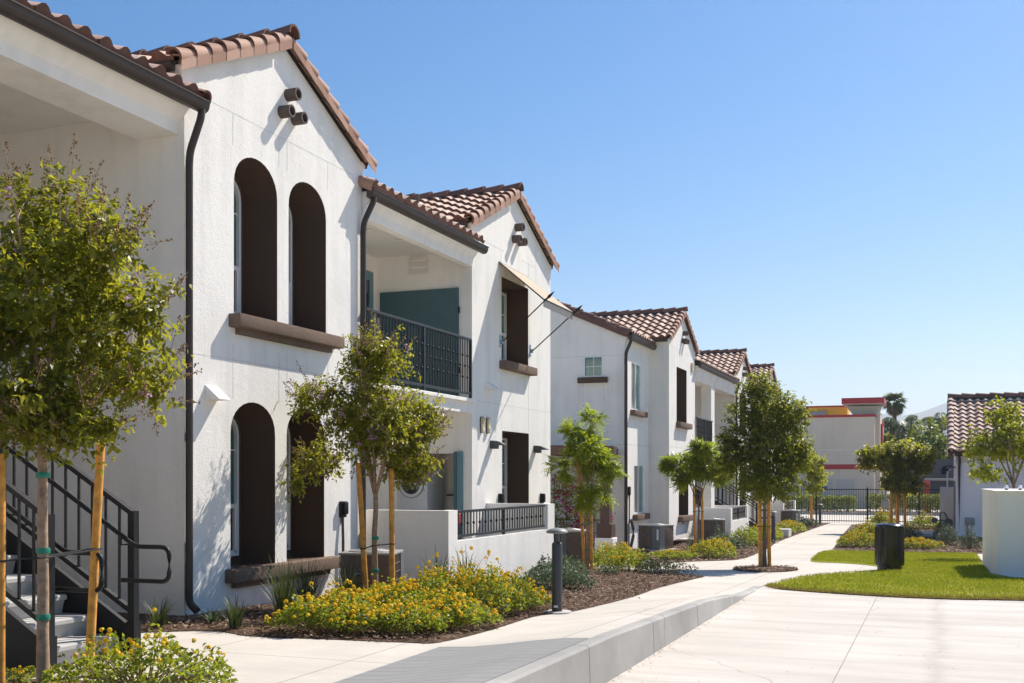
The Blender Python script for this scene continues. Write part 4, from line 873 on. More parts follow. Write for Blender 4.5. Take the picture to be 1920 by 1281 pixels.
for x, lb in ((1.35, 'white lamp globe on the corner of the garden wall'), (1.62, 'white lamp globe on a dark base on the garden wall')):
    mb = MB(); mb.lathe([(.035, 0), (.035, .02), (.025, .03)], (x, 26.0, 1.339), 14); o = solo('lamp_globe', mb, M['dark_grey'], lb, 'lamp globe', 'lamp globes on the wall', 40)
    mb = MB(); mb.lathe([(.02, .03), (.038, .04), (.044, .062), (.032, .09), (0, .10)], (x, 26.0, 1.339), 16); part('globe', mb, M['badge_white'], o, 70)
# low block by the walk
mb = MB(); mb.box(-5.95, -5.42, 44.1, 45.0, -.72, -.40, b=.015); solo('concrete_block', mb, M['block'], 'low concrete block at the edge of the far walk beside the lantana', 'concrete block')
mb = MB(); mb.box(-6.9, -6.0, 36.2, 36.6, -.68, -.56, b=.015); solo('concrete_block', mb, M['kerb'], 'flat concrete slab in the mulch behind the staked dark tree', 'concrete block')
# ------------------------------------------------------------------ fence, street side, restaurant
F_ = thing('metal_fence', 'black picket fence across the end of the walk', 'fence', (-3, 57.9, -.7))
mb = MB(); y = 57.9; x0, x1 = -12.0, 9.0
for z in (-.55, 1.02): mb.box(x0, x1, y - .018, y + .018, z - .02, z + .02)
part('rail', mb, M['black'], F_)
xs = np.arange(x0, x1, .115); mb = MB()
for x in xs: mb.box(x - .008, x + .008, y - .008, y + .008, -.66, 1.03)
part('picket_panel', mb, M['black'], F_)
for x in (-10.9, -8.2, -5.75, -3.3, -.9, 1.5, 3.9, 6.3, 8.7):
    mb = MB(); mb.box(x - .035, x + .035, y - .035, y + .035, -.7, 1.12); part('post', mb, M['black'], F_)
SG = thing('road_sign', 'grey sign seen from behind on a post past the fence', 'sign', (-2.55, 60.5, -.7))
mb = MB(); mb.box(-2.58, -2.53, 60.5, 60.55, -.7, 1.25); part('post', mb, M['ac_top'], SG); mb = MB(); mb.box(-2.76, -2.36, 60.46, 60.5, .02, .42); part('panel', mb, M['ac_top'], SG); mb = MB(); mb.box(-2.62, -2.49, 60.46, 60.5, .46, 1.3); part('upper_panel', mb, M['ac_top'], SG)
RS = thing('restaurant', 'beige restaurant building with red trim, orange parapet and red canopy', 'restaurant', (-14, 92, -.7))
yb = 85.0; xr = -4.34
mb = MB(); mb.box(-30, xr, yb, 100, -.8, 6.05); mb.box(xr, xr + .32, yb + 1.2, yb + 4, -.8, 6.4); part('wall', mb, M['beige'], RS)
mb = MB(); mb.box(-30, xr + .02, yb - .06, yb + .3, 6.04, 6.22); mb.box(xr + .021, xr + .06, yb - .06, 100, 6.04, 6.221); part('parapet_trim', mb, M['red'], RS)
mb = MB(); mb.box(-30, xr + .02, yb - .05, yb + .01, 2.22, 2.58); part('red_band', mb, M['red'], RS)
mb = MB(); mb.box(-30, xr, yb - .02, yb + .01, 3.62, 3.68); mb.box(-9.0, -8.97, yb - .008, yb + .01, 2.6, 6.0); mb.box(-8.6, -8.57, yb - .008, yb + .01, 2.6, 6.0); part('joint', mb, M['soffit'], RS)
mb = MB(); mb.box(-26, -6.6, 90, 92, 6.0, 7.1); part('orange_parapet', mb, M['orange'], RS)
mb = MB(); mb.box(-26, -6.6, 89.9, 92, 7.1, 7.22); part('parapet_cap', mb, M['red'], RS)
mb = MB(); mb.prism([(-12.5, 89.8, 6.25), (-8.2, 89.8, 6.25), (-8.2, 89.8, 6.85), (-12.5, 89.8, 6.45)], (0, .1, 0)); part('roof_panel', mb, M['ac_top'], RS)
cp = MB(); cp.box(-6.7, -3.72, yb + .6, yb + 4.6, 7.06, 7.48); cpo = part('canopy', cp, M['red'], RS)
mb = MB(); mb.box(-6.64, -3.78, yb + .66, yb + 4.5, 7.02, 7.058); part('soffit', mb, M['cream_door'], cpo)
mb = MB(); mb.prism([(-6.5, yb + 2, 6.95), (-4.0, yb + 2, 6.95), (-4.3, yb + 2, 6.3), (-6.0, yb + 2, 6.3)], (0, 2.2, 0)); part('canopy_base', mb, M['cream_door'], RS)
mb = MB(); mb.box(xr + .32, xr + .44, yb + 2, yb + 3.6, 3.6, 5.6); part('side_sign', mb, M['red'], RS)
for x0_, x1_ in ((-8.42, -7.3), (-7.02, -5.75)):
    mb = MB(); mb.box(x0_, x1_, yb - .05, yb + .01, -.7, 1.5, b=.01); part('door', mb, M['cream_door'], RS)
mb = MB(); mb.box(-8.08, -7.68, yb - .07, yb - .04, .72, .98); part('vent', mb, M['canvas_grey'], RS)
for x in (-8.3, -7.0, -6.0):
    mb = MB(); mb.box(x - .3, x + .3, yb - .06, yb + .0, -.15, .1); part('vent', mb, M['canvas_grey'], RS)
mb = MB(); mb.box(-8.92, -8.72, yb - .25, yb, 3.2, 3.5); part('wall_lamp', mb, M['dark_grey'], RS)
mb = MB(); mb.box(-10.1, -9.75, yb - 6, yb - 5.96, 1.35, 1.7); mb.box(-9.94, -9.9, yb - 5.96, yb - 5.92, -.7, 1.35); solo('parking_sign', mb, M['blue'], 'small blue parking sign on a post before the restaurant wall', 'sign')
CB = thing('clearance_bar', 'coral red pylon with a pale overhead bar beyond the fence', 'clearance bar', (-.75, 76, -.7))
mb = MB(); mb.prism([(-.98, 76, -.7), (-.42, 76, -.7), (-.5, 76, .1), (-.52, 76, 1.42), (-.93, 76, 1.42), (-.93, 76, .1)], (0, .35, 0)); part('pylon', mb, M['coral'], CB)
mb = MB(); mb.box(-.95, .9, 76.05, 76.3, 1.42, 1.56, b=.03); part('overhead_bar', mb, M['ac_top'], CB)
DK = thing('pavilion', 'dark low pavilion with a slate roof behind the fence at right', 'pavilion', (2, 92, -.7))
mb = MB(); mb.box(-2.5, 6, 90, 96, -.7, 1.6); part('wall', mb, M['dark_grey'], DK); mb = MB(); mb.prism([(-3.2, 89.5, 1.6), (7, 89.5, 1.6), (5.5, 89.5, 3.0), (-1.5, 89.5, 3.0)], (0, 7, 0)); part('roof', mb, M['asphalt'], DK)
# ------------------------------------------------------------------ foliage makers
def unit(v): return v / np.maximum(1e-9, np.linalg.norm(v, axis=-1, keepdims=True))
def leaves(P, D, Nn, L, Wd, fold=.18, droop=.0):
    """P base points, D directions, Nn rough normals; returns quads (base, side, tip, side) slightly folded"""
    n = len(P); D = unit(D); S = unit(np.cross(D, Nn)); U = np.cross(S, D)
    L = np.broadcast_to(np.asarray(L, float).reshape(-1, 1), (n, 1)); Wd = np.broadcast_to(np.asarray(Wd, float).reshape(-1, 1), (n, 1))
    mid = P + D * L * .45; tip = P + D * L - U * L * droop
    a = mid + S * Wd * .5 + U * Wd * fold; b = mid - S * Wd * .5 + U * Wd * fold
    V = np.stack([P, a, tip, b], 1).reshape(-1, 3); Q = np.arange(4 * n).reshape(-1, 4); return V, Q
def rnd_dirs(n): return unit(rng.normal(size=(n, 3)))
def crown_points(n, c, rad, lobes=14, shell=.45, seed=1, flat=.0, gaps=.25):
    r = np.random.default_rng(seed); d = unit(r.normal(size=(n * 4, 3)))
    ld = unit(r.normal(size=(lobes, 3))); la = r.uniform(.12, .50, lobes); k = np.full(len(d), .58)
    for i in range(lobes): k = np.maximum(k, .58 + la[i] * np.clip((d @ ld[i] - .80) / .20, 0, 1) ** .6)
    rr = (shell + (1 - shell) * r.random(len(d)) ** .6) * k
    rr = np.where(r.random(len(d)) < .22, rr * r.random(len(d)) ** .4, rr)
    # holes in the shell
    hd = unit(r.normal(size=(9, 3))); hole = np.zeros(len(d), bool)
    for i in range(9): hole |= (d @ hd[i] > .93) & (r.random(len(d)) > gaps)
    keep = ~hole; d, rr = d[keep][:n], rr[keep][:n]
    return np.array(c) + d * rr[:, None] * np.array(rad), d
def tree(name, label, cat, base, crown_c, rad, trunk_h, trunk_r, leafmat, n_tw, per, leaf=(.06, .03), bark='bark', seed=1, kind='simple', flowers=0, seeds=0, group=None, lean=(0, 0), lobes=14, droop=.25, forks=5, ties=(), updraft=.25, wfl='flower_p', gaps=.25, blobs=None):
    bx, by, bz = base; T = thing(name, label, cat, base, group); r = np.random.default_rng(seed); R = random.Random(seed)
    if blobs:
        ws = [max(.02, a * a * .5 + a * b) for _, _, a, b in blobs]; PP, DD = [], []
        for bi, ((dx, zz, a, b), w_) in enumerate(zip(blobs, ws)):
            yy = r.uniform(-.45, .45) * rad[0] if abs(dx) > .35 * rad[0] or bi else 0.0
            c_ = (bx + RX * dx - RY * yy * (1 if bi else 0), by + RY * dx + RX * yy * (1 if bi else 0), zz)
            p_, d_ = crown_points(max(6, int(n_tw * w_ / sum(ws))), c_, (a * 1.12, a * 1.05, b * 1.12), 9, .35, seed * 31 + bi, gaps=gaps); PP.append(p_)
            DD.append(unit(d_ + .6 * unit(p_ - np.array(crown_c))))
        TP, TD = np.concatenate(PP), np.concatenate(DD); o_ = r.permutation(len(TP)); TP, TD = TP[o_], TD[o_]
    else: TP, TD = crown_points(n_tw, crown_c, rad, lobes, .5, seed, gaps=gaps)
    top = Vector((bx + lean[0], by + lean[1], bz + trunk_h)); mb = MB()
    path = [Vector((bx, by, bz - .05))] + [Vector((bx, by, bz)).lerp(top, k / 5) + Vector((R.uniform(-.012, .012), R.uniform(-.012, .012), 0)) for k in range(1, 6)]
    mb.tube(path, [trunk_r * 1.25] + [trunk_r * (1.05 - .07 * k) for k in range(5)], 9)
    cc = Vector(crown_c); tips = []
    for k in range(forks):
        a = 2 * PI * (k + R.random() * .6) / forks; el = R.uniform(.25, .95)
        tgt = cc + Vector((math.cos(a) * rad[0] * .62 * (1.15 - el * .5), math.sin(a) * rad[1] * .62 * (1.15 - el * .5), rad[2] * (el * 1.25 - .45)))
        m1 = top.lerp(tgt, .45) + Vector((R.uniform(-.06, .06), R.uniform(-.06, .06), .08)); mb.tube([top - Vector((0, 0, .12)), m1, tgt], [trunk_r * .55, trunk_r * .34, trunk_r * .14], 6)
        tips.append((m1, tgt))
    for i in range(0, min(len(TP), 60 if n_tw > 100 else 30)):
        p = Vector(TP[i * len(TP) // 60] if n_tw > 100 else TP[i]); m1, tg = min(tips, key=lambda t: (t[1] - p).length); s0 = m1.lerp(tg, R.uniform(.2, .95)); mb.tube([s0, s0.lerp(p, .5) + Vector((0, 0, .03)), p], [trunk_r * .16, trunk_r * .10, .004], 4)
    part('trunk', mb, M[bark], T, 60)
    V, Q, nv = [], [], 0
    n = len(TP) * per
    if kind == 'simple':
        tw = np.repeat(TP, per, 0); td = unit(np.repeat(TD, per, 0) + np.array([0, 0, updraft]) + np.repeat(r.normal(size=(len(TP), 3)) * .60, per, 0))
        tl = np.repeat(r.uniform(.16, .48, (len(TP), 1)), per, 0) * .75; t = r.random((n, 1)) - .25
        P = tw + td * t * tl * (rad[0] / 1.0) ** .5 + r.normal(size=(n, 3)) * .014
        sd = unit(np.cross(td, r.normal(size=(n, 3)))); D = unit(sd * .85 + td * .5 - np.array([0, 0, droop]))
        N_ = unit(r.normal(size=(n, 3)) * .55 + np.array([0, 0, 1.0]) + TD.repeat(per, 0) * .35)
        sc = r.uniform(.42, 1.35, n); V, Q = leaves(P, D, N_, leaf[0] * sc, leaf[1] * sc, .2, .15)
    else:      # pinnate: a rachis with paired leaflets
        nl = 11; m = len(TP) * per
        tw = np.repeat(TP, per, 0) + r.normal(size=(m, 3)) * .03
        rd = unit(np.repeat(TD, per, 0) * .7 + r.normal(size=(m, 3)) * .75 + np.array([0, 0, .15])); RL = r.uniform(.14, .25, m)
        N_ = unit(r.normal(size=(m, 3)) * .4 + np.array([0, 0, 1.0])); S = unit(np.cross(rd, N_))
        VV = []
        for j in range(nl):
            f = (j // 2 + 1) / (nl / 2 + .5); sg = 1 if j % 2 else -1
            P = tw + rd * (RL * f)[:, None] - np.array([0, 0, 1]) * (RL * .28 * f * f)[:, None]
            D = unit(S * sg * (1 if j < nl - 1 else .05) + rd * .55 - np.array([0, 0, .35])); sc = r.uniform(.8, 1.2, m)
            v, q = leaves(P, D, N_, leaf[0] * sc, leaf[1] * sc, .12, .1); VV.append(v)
        V = np.concatenate(VV); Q = np.arange(len(V)).reshape(-1, 4)
    cr = npmesh('crown', V, Q, M[leafmat], T)
    if flowers:
        k = r.choice(len(TP), flowers, replace=True); VV = []
        C_ = TP[k] + TD[k] * .10
        P = np.repeat(C_, 16, 0) + r.normal(size=(flowers * 16, 3)) * np.array([.022, .022, .035]); D = rnd_dirs(len(P)); v, q = leaves(P, D, rnd_dirs(len(P)), r.uniform(.02, .035, len(P)), r.uniform(.02, .03, len(P)))
        npmesh('blossom', v, q, M[wfl], T)
    if seeds:
        q0 = np.linalg.norm((TP - np.array(crown_c)) / np.array(rad), axis=1); w = (q0 > np.quantile(q0, .62)) & (TP[:, 2] > crown_c[2] - rad[2] * .75); idx = np.flatnonzero(w); k = r.choice(idx, seeds, replace=len(idx) < seeds); VV = []; ST = MB()
        for q_ in k:
            p0 = TP[q_] + TD[q_] * .05; dr = unit((TD[q_] * .8 + np.array([0, 0, .7]) + r.normal(size=3) * .25)[None])[0]; ln = r.uniform(.16, .34)
            ST.tube([p0, p0 + dr * ln], .003, 3, caps=False)
            m = 20; tt = r.uniform(.35, 1.0, m); pp = p0 + dr * (ln * tt)[:, None] + r.normal(size=(m, 3)) * (.034 * (1.15 - tt))[:, None]; VV.append(pp)
        pp = np.concatenate(VV); s = .0078
        o6 = np.array([[1, 0, 0], [0, 1, 0], [-1, 0, 0], [0, -1, 0], [0, 0, 1], [0, 0, -1]]) * s
        v = (pp[:, None, :] + o6[None] * r.uniform(.8, 1.4, (len(pp), 1, 1))).reshape(-1, 3); tri = np.array([[0, 1, 4], [1, 2, 4], [2, 3, 4], [3, 0, 4], [1, 0, 5], [2, 1, 5], [3, 2, 5], [0, 3, 5]])
        qv = (np.arange(len(pp))[:, None, None] * 6 + tri[None]).reshape(-1, 3); npmesh('seed_cluster', v, qv, M['seed'], T)
        part('seed_stalk', ST, M['bark'], T)
    for z in ties:
        mb = MB(); t_ = z / trunk_h; c = Vector((bx, by, bz)).lerp(top, t_); mb.lathe([(trunk_r * 1.15, -.022), (trunk_r * 1.22, 0), (trunk_r * 1.15, .022)], c, 14); part('tie', mb, M['tie_green'], T)
    return T
def stake(b, t, label, r=.033, group='wooden tree stakes', wire=None):
    mb = MB(); b = Vector(b); t = Vector(t); mb.tube([b - Vector((0, 0, .05)), b.lerp(t, .5), t], [r * 1.04, r, r * .97], 12)
    o = solo('tree_stake', mb, M['wood'], label, 'tree stake', group, 40)
    if wire:
        z, to, tr = wire; d = (t - b).normalized(); c = b + d * ((z - b.z) / d.z); q = Vector(to); w = MB()
        s = (q - c).normalized(); pr = Vector((-s.y, s.x, 0)).normalized()
        for e in (-1, 1): w.tube([c - s * r * 1.2 + pr * e * r, c + pr * e * (r * 1.15), q + pr * e * tr * .9, q + s * tr * 1.1 + pr * e * .01], .006, 5)
        w.lathe([(r * 1.12, -.008), (r * 1.16, 0), (r * 1.12, .008)], c, 12)
        part('wire_tie', w, M['tie_black'], o, 50)
    return o
def shrub(name, label, cat, c, rad, n, leafmat='leaf_lant', leaf=(.038, .024), flowers=0, seed=1, group=None, kind=None, stems=16, fl='flower_y', poly=None, hfun=None, fsz=.020, top=.35, ob=None):
    x, y = c; z = H(x, y) if y > 9 or True else 0; z = PZ(x, y)
    T = thing(name, label, cat, (x, y, z), group); r = np.random.default_rng(seed)
    if kind: T['kind'] = kind
    a = r.random(n) * 2 * PI; q = r.random(n) ** .5; lob = 1 + .16 * np.sin(a * 3 + seed) + .12 * np.sin(a * 5 + 2 * seed)
    px, py = np.cos(a) * q * rad[0] * lob, np.sin(a) * q * rad[1] * lob
    hump = np.sqrt(np.clip(1 - (q * .96) ** 2, 0, 1)) * (.78 + .22 * np.sin(px * 9 / max(.5, rad[0]) + seed) * np.cos(py * 8 + seed * 2)) 
    pz = rad[2] * hump * (top + (1 - top) * r.random(n) ** .55); pz = np.where(r.random(n) < .25, pz * r.random(n), pz)
    spr = r.random(n) < .10; pz = np.where(spr, pz * r.uniform(1.0, 1.28, n), pz)
    P = np.stack([x + px, y + py, z + pz + .02], 1)
    D = unit(np.stack([px * .6, py * .6, np.full(n, .1)], 1) / rad[0] + r.normal(size=(n, 3)) * .8); N_ = unit(r.normal(size=(n, 3)) * .6 + np.array([0, 0, 1.0]))
    sc = r.uniform(.65, 1.3, n); v, qd = leaves(P, D, N_, leaf[0] * sc, leaf[1] * sc, .2, .2); npmesh('foliage', v, qd, M[leafmat], T)
    mb = MB(); R = random.Random(seed)
    for k in range(stems):
        i = R.randrange(n); p = Vector(P[i]); b = Vector((x + px[i] * .25, y + py[i] * .25, z)); mb.tube([b, b.lerp(p, .5) + Vector((0, 0, .04)), p], [.008, .005, .003], 4, caps=False)
    part('stem', mb, M['bark'], T)
    if flowers: npmesh('flower', *heads(P[np.argsort(-pz + r.random(n) * rad[2] * .75)[:max(1, flowers * 3)]][r.permutation(max(1, flowers * 3))[:flowers]], fsz, r), M[fl], T)
    return T
def heads(C_, s, r):
    m = 22; n = len(C_); d = unit(r.normal(size=(n * m, 3)) + np.array([0, 0, .55])); P = np.repeat(C_ + np.array([0, 0, .02]), m, 0) + d * s * .55
    dd = unit(np.cross(d, r.normal(size=d.shape))); sz = s * r.uniform(.5, .75, len(P)) * np.repeat(r.uniform(.7, 1.25, n), m)
    P = P - dd * sz[:, None] * .5; return leaves(P, dd, d, sz, sz * 1.0, .0, .0)
def strap(name, label, c, hgt, spread, n, seed=1, mat='leaf_strap', w=.018, group='strap leaved plants'):
    x, y = c; z = PZ(x, y); r = np.random.default_rng(seed); T = None; V = []; Q = []; nv = 0
    for i in range(n):
        a = r.random() * 2 * PI; b = np.array([x + math.cos(a) * r.random() * spread * .35, y + math.sin(a) * r.random() * spread * .35, z]); h = hgt * r.uniform(.55, 1.1); o = spread * r.uniform(.1, 1.0); ww = w * r.uniform(.7, 1.2)
        d = np.array([math.cos(a), math.sin(a), 0]); s = np.array([-math.sin(a), math.cos(a), 0]); K = 5
        for k in range(K + 1):
            t = k / K; p = b + d * o * t ** 1.9 + np.array([0, 0, h * (t - .22 * t ** 3 * (o / max(.05, spread)))]); wk = ww * (1 - t ** 2.2) * .5 + .0012
            V += [p - s * wk, p + s * wk]
        for k in range(K): Q.append((nv + 2 * k, nv + 2 * k + 1, nv + 2 * k + 3, nv + 2 * k + 2))
        nv += 2 * (K + 1)
    o = npmesh(name, np.array(V), np.array(Q), M[mat], None, (x, y, z)); return tag(o, label, 'plant', group)
# ------------------------------------------------------------------ trees
th_ = math.radians(20.946); RX, RY = math.cos(th_), math.sin(th_)
def side(b, off, z): return (b[0] + RX * off, b[1] + RY * off, z)
def gz(x, y): return PZ(x, y)
b1 = (-6.30, 6.58, 0.0)
tree('crape_myrtle_tree', 'large near crape myrtle with seed clusters and a few pink blossoms beside the stairs', 'tree', b1, (-6.22, 6.62, 2.80), (1.12, 1.12, 1.16), 1.95, .043, 'leaf_crape', 1450, 18, (.066, .033), 'bark', 3, flowers=26, seeds=280, group='crape myrtles', lean=(-.02, .02), lobes=18, forks=7, ties=(1.62, 1.05, .55), gaps=.35, blobs=[(.10, 2.85, .80, .68), (-.66, 2.8, .7, .7), (.0, 2.10, .66, .32), (.62, 2.42, .34, .24), (.0, 3.50, .38, .40), (.50, 3.25, .34, .28), (.76, 2.85, .22, .26), (.78, 2.25, .16, .10), (.44, 1.98, .30, .20)])
stake((-6.46, 7.24, 0), (-6.37, 7.28, 1.90), 'thick yellow wooden stake in front of the stair railing, tied to the near tree', .036, wire=(1.02, (b1[0], b1[1], 1.0), .05))
stake((-6.53, 6.39, 0), (-6.53, 6.40, 1.78), 'yellow wooden stake at the picture edge left of the near tree trunk', .036, wire=(.98, (b1[0], b1[1], 1.0), .05))
b2 = (-7.0, 13.2, gz(-7.0, 13.2))
tree('crape_myrtle_tree', 'rounded crape myrtle with pink blossom tips before the railed balcony', 'tree', b2, (-6.98, 13.21, 2.42), (.98, .98, 1.10), 1.55, .040, 'leaf_crape', 1350, 17, (.060, .032), 'bark', 8, flowers=80, seeds=120, group='crape myrtles', lobes=20, forks=7, ties=(.88, .45), gaps=.45, blobs=[(0, 2.32, .84, .68), (.02, 3.12, .42, .42), (-.80, 1.85, .34, .20), (-.74, 2.62, .32, .22), (.54, 2.35, .34, .46), (.40, 1.76, .40, .28), (-.98, 1.55, .16, .10)])
stake(side(b2, -.115, b2[2]), side(b2, -.225, 1.80), 'leaning yellow stake left of the crape myrtle trunk, in front of the air conditioner', .036, wire=(.66, (b2[0], b2[1], .70), .05))
stake(side(b2, .225, b2[2]), side(b2, .215, 1.72), 'upright yellow stake right of the crape myrtle trunk, in front of the air conditioner', .036, wire=(.72, (b2[0], b2[1], .70), .05))
b3 = (-6.88, 22.4, gz(-6.9, 22.4))
tree('pistache_tree', 'feathery bright green tree between the two buildings near the bollard light', 'tree', b3, (-6.93, 22.4, 1.98), (.74, .74, 1.02), 1.9, .030, 'leaf_pist', 150, 7, (.085, .027), 'bark', 12, 'pinnate', group='feathery young trees', lobes=9, forks=5, ties=(.95, .42), gaps=.1, blobs=[(-.03, 2.15, .60, .48), (-.30, 2.62, .28, .22), (.13, 2.85, .20, .26), (.40, 1.88, .30, .38), (.02, 1.22, .36, .33), (-.56, 1.78, .22, .24)])
stake(side(b3, -.05, b3[2]), side(b3, -.20, 1.95), 'leaning yellow stake left of the feathery tree by the bollard light', .036, wire=(.62, (b3[0], b3[1], .7), .04))
stake(side(b3, .09, b3[2]), side(b3, .06, 1.35), 'yellow stake right of the feathery tree by the bollard light', .036, wire=(.66, (b3[0], b3[1], .7), .04))
b4 = (-6.62, 32.7, gz(-6.62, 32.7))
tree('pistache_tree', 'feathery bright green tree under the second gable with low spreading crown', 'tree', b4, (-6.70, 32.7, 1.95), (1.08, 1.08, .82), 1.5, .032, 'leaf_pist', 210, 7, (.10, .034), 'bark_dark', 21, 'pinnate', group='feathery young trees', lobes=10, forks=5, gaps=.15, blobs=[(-.03, 1.98, .80, .45), (-.66, 1.98, .42, .28), (-.48, 1.48, .30, .20), (.62, 1.85, .46, .40), (.05, 2.42, .5, .26)])
stake(side(b4, -.10, b4[2]), side(b4, -.14, 1.35), 'yellow stake left of the feathery tree under the second gable', .04, wire=(.6, (b4[0], b4[1], .62), .04))
stake(side(b4, .12, b4[2]), side(b4, .10, 1.3), 'yellow stake right of the feathery tree under the second gable', .04, wire=(.6, (b4[0], b4[1], .62), .04))
b5 = (-3.60, 25.1, H(-3.6, 25.1))
tree('elm_tree', 'dense dark green staked tree standing in the mulch ring on the walk', 'tree', b5, (-3.52, 25.13, 2.22), (1.12, 1.12, 1.62), 1.5, .045, 'leaf_dark', 2200, 16, (.066, .036), 'bark_dark', 31, lobes=26, forks=8, seeds=0, droop=.45, updraft=.1, gaps=.55, blobs=[(-.05, 2.3, .92, .85), (-.06, 3.3, .64, .80), (-.05, 1.52, .86, .40), (-.72, 2.1, .42, .6), (.66, 2.15, .48, .55), (.74, 3.1, .15, .40), (.32, 3.0, .55, .55)])
stake(side(b5, -.10, b5[2]), side(b5, -.12, 1.30), 'yellow stake left of the trunk in the mulch ring', .042, wire=(.52, (b5[0], b5[1], .52), .05))
stake(side(b5, .10, b5[2]), side(b5, .08, 1.25), 'yellow stake right of the trunk in the mulch ring', .042, wire=(.52, (b5[0], b5[1], .52), .05))
b6 = (-5.78, 55.5, -.7)
tree('young_tree', 'small yellow green tree by the fence at the end of the walk', 'tree', b6, (-5.86, 55.5, 2.15), (1.1, 1.1, 1.35), 1.5, .03, 'leaf_yel', 360, 11, (.14, .08), 'bark', 41, lobes=9, forks=5, gaps=.2, blobs=[(-.1, 2.2, .85, .9), (.5, 1.6, .5, .5), (-.6, 2.6, .4, .5), (.1, 1.1, .5, .35)])
stake(side(b6, .03, -.7), side(b6, .04, 1.35), 'orange brown stake against the small yellow green tree by the fence', .065)
b7 = (-1.58, 49.6, -.7)
tree('crape_myrtle_tree', 'broad crape myrtle with dull pink tips behind the litter bin', 'tree', b7, (-1.66, 49.6, 2.08), (1.48, 1.48, 1.25), 1.6, .05, 'leaf_crape', 1150, 15, (.12, .07), 'bark', 51, flowers=90, seeds=0, group='crape myrtles', lobes=16, forks=7, gaps=.4, blobs=[(-.13, 2.35, 1.2, .92), (-.95, 2.45, .6, .55), (.80, 2.25, .75, .65), (.0, 1.35, 1.0, .45)])
for off, t, lb in ((-.30, -.30, 'left brown stake under the broad crape myrtle behind the bin'), (.28, .26, 'right brown stake under the broad crape myrtle behind the bin'), (-.04, -.06, 'middle brown stake under the broad crape myrtle behind the bin')):
    stake(side(b7, off, -.7), side(b7, t, 1.15), lb, .062)
b8 = (1.92, 33.4, H(1.9, 33))
tree('crape_myrtle_tree', 'light green crape myrtle rising behind the white garden wall', 'tree', b8, (1.86, 33.4, 2.62), (1.42, 1.42, 1.15), 2.1, .05, 'leaf_yel', 620, 13, (.10, .062), 'bark_dark', 61, flowers=14, seeds=0, group='crape myrtles', lobes=14, forks=6, gaps=.15, wfl='flower_p', blobs=[(0, 2.55, 1.0, .75), (-.95, 2.4, .5, .5), (-.1, 3.3, .6, .4), (.9, 2.6, .7, .6), (-.7, 1.75, .45, .3)])
# ------------------------------------------------------------------ background trees, palms, hedges
def bgtree(c, rad, label, seed, mat='leaf_bg', n=260, per=10, lf=(.34, .2)):
    tree('broadleaf_tree', label, 'tree', (c[0], c[1], -.75), c, rad, max(1.0, c[2] - rad[2] * .5 + .7), .14, mat, n, per, lf, 'bark_dark', seed, group='trees beyond the street', lobes=16, forks=5, gaps=.6)
bgtree((-.7, 96, 3.6), (2.3, 2.3, 2.9), 'rounded green tree beyond the street beside the low white house roof', 71)
bgtree((-2.3, 92, 2.9), (1.7, 1.7, 2.2), 'bright green tree beyond the street right of the restaurant', 72, 'leaf_yel')
bgtree((.9, 104, 4.2), (2.4, 2.4, 3.0), 'dark green tree touching the low white house roof line', 73, 'leaf_dark')
bgtree((-3.4, 99, 3.2), (1.4, 1.4, 3.0), 'narrow dark tree against the restaurant corner', 74, 'leaf_dark', 200)
def frond_palm(name, label, base, hgt, nf, L, fan, seed, dead=0, scale=1.0):
    T = thing(name, label, 'palm tree', base, 'palms beyond the street'); r = np.random.default_rng(seed); x, y, z = base; c = np.array([x, y, z + hgt])
    mb = MB(); mb.tube([(x, y, z - .1), (x + .05, y, z + hgt * .5), (x, y, z + hgt)], [.26, .2, .17], 9); part('trunk', mb, M['bark_dark'], T, 60)
    V = []; Vd = []
    for i in range(nf + dead):
        a = r.random() * 2 * PI; dd = i >= nf; el = r.uniform(-1.25, -.5) if dd else r.uniform(-.35, 1.25); d = np.array([math.cos(a) * math.cos(el), math.sin(a) * math.cos(el), math.sin(el)])
        if fan:
            p0 = c + d * .5; m = 22; s = unit(np.cross(d, [0, 0, 1.0])[None])[0]; u = np.cross(s, d)
            an = np.linspace(-1.25, 1.25, m); D = d * np.cos(an)[:, None] + s * np.sin(an)[:, None] - np.array([0, 0, .25]) - u * .1 * np.abs(np.sin(an))[:, None]
            v, q = leaves(np.repeat(p0[None], m, 0), D, np.repeat(u[None], m, 0), L * r.uniform(.8, 1.05, m), .09, .2, .25); (Vd if dd else V).append(v)
            v, q = leaves(c[None], d[None], u[None], .6, .05, .2, 0); (Vd if dd else V).append(v)
        else:
            m = 46; t = np.linspace(.08, 1, m); drop = 1.5 * L * .42
            pp = c + d * (L * t)[:, None] - np.array([0, 0, 1]) * (drop * t ** 2.2)[:, None]; s = unit(np.cross(d, [0, 0, 1.0])[None])[0]
            for sg in (-1, 1):
                D = s * sg * .8 + d * .45 - np.array([0, 0, .65]) + r.normal(size=(m, 3)) * .12
                v, q = leaves(pp, D, np.repeat(np.array([[0, 0, 1.0]]), m, 0) + d * .1, L * .30 * np.sin(PI * np.clip(t, .1, .95)) + .05, .06, .1, .3); (Vd if dd else V).append(v)
    V = np.concatenate(V); npmesh('crown', V, np.arange(len(V)).reshape(-1, 4), M['leaf_palm'], T)
    if Vd: Vd = np.concatenate(Vd); npmesh('dead_fronds', Vd, np.arange(len(Vd)).reshape(-1, 4), M['leaf_palm_dead'], T)
frond_palm('fan_palm', 'tall fan palm with a brown skirt rising right of the red canopy', (-3.65, 104, -.75), 9.0, 34, .85, True, 5, 26)
frond_palm('feather_palm', 'bushy feather palm with drooping fronds below the tall fan palm', (-2.9, 101, -.75), 6.7, 34, 3.0, False, 6, 7)
frond_palm('feather_palm', 'slender feather palm peeking out beside the tiled roof edge', (.15, 108, -.75), 7.6, 16, 2.3, False, 9, 0)
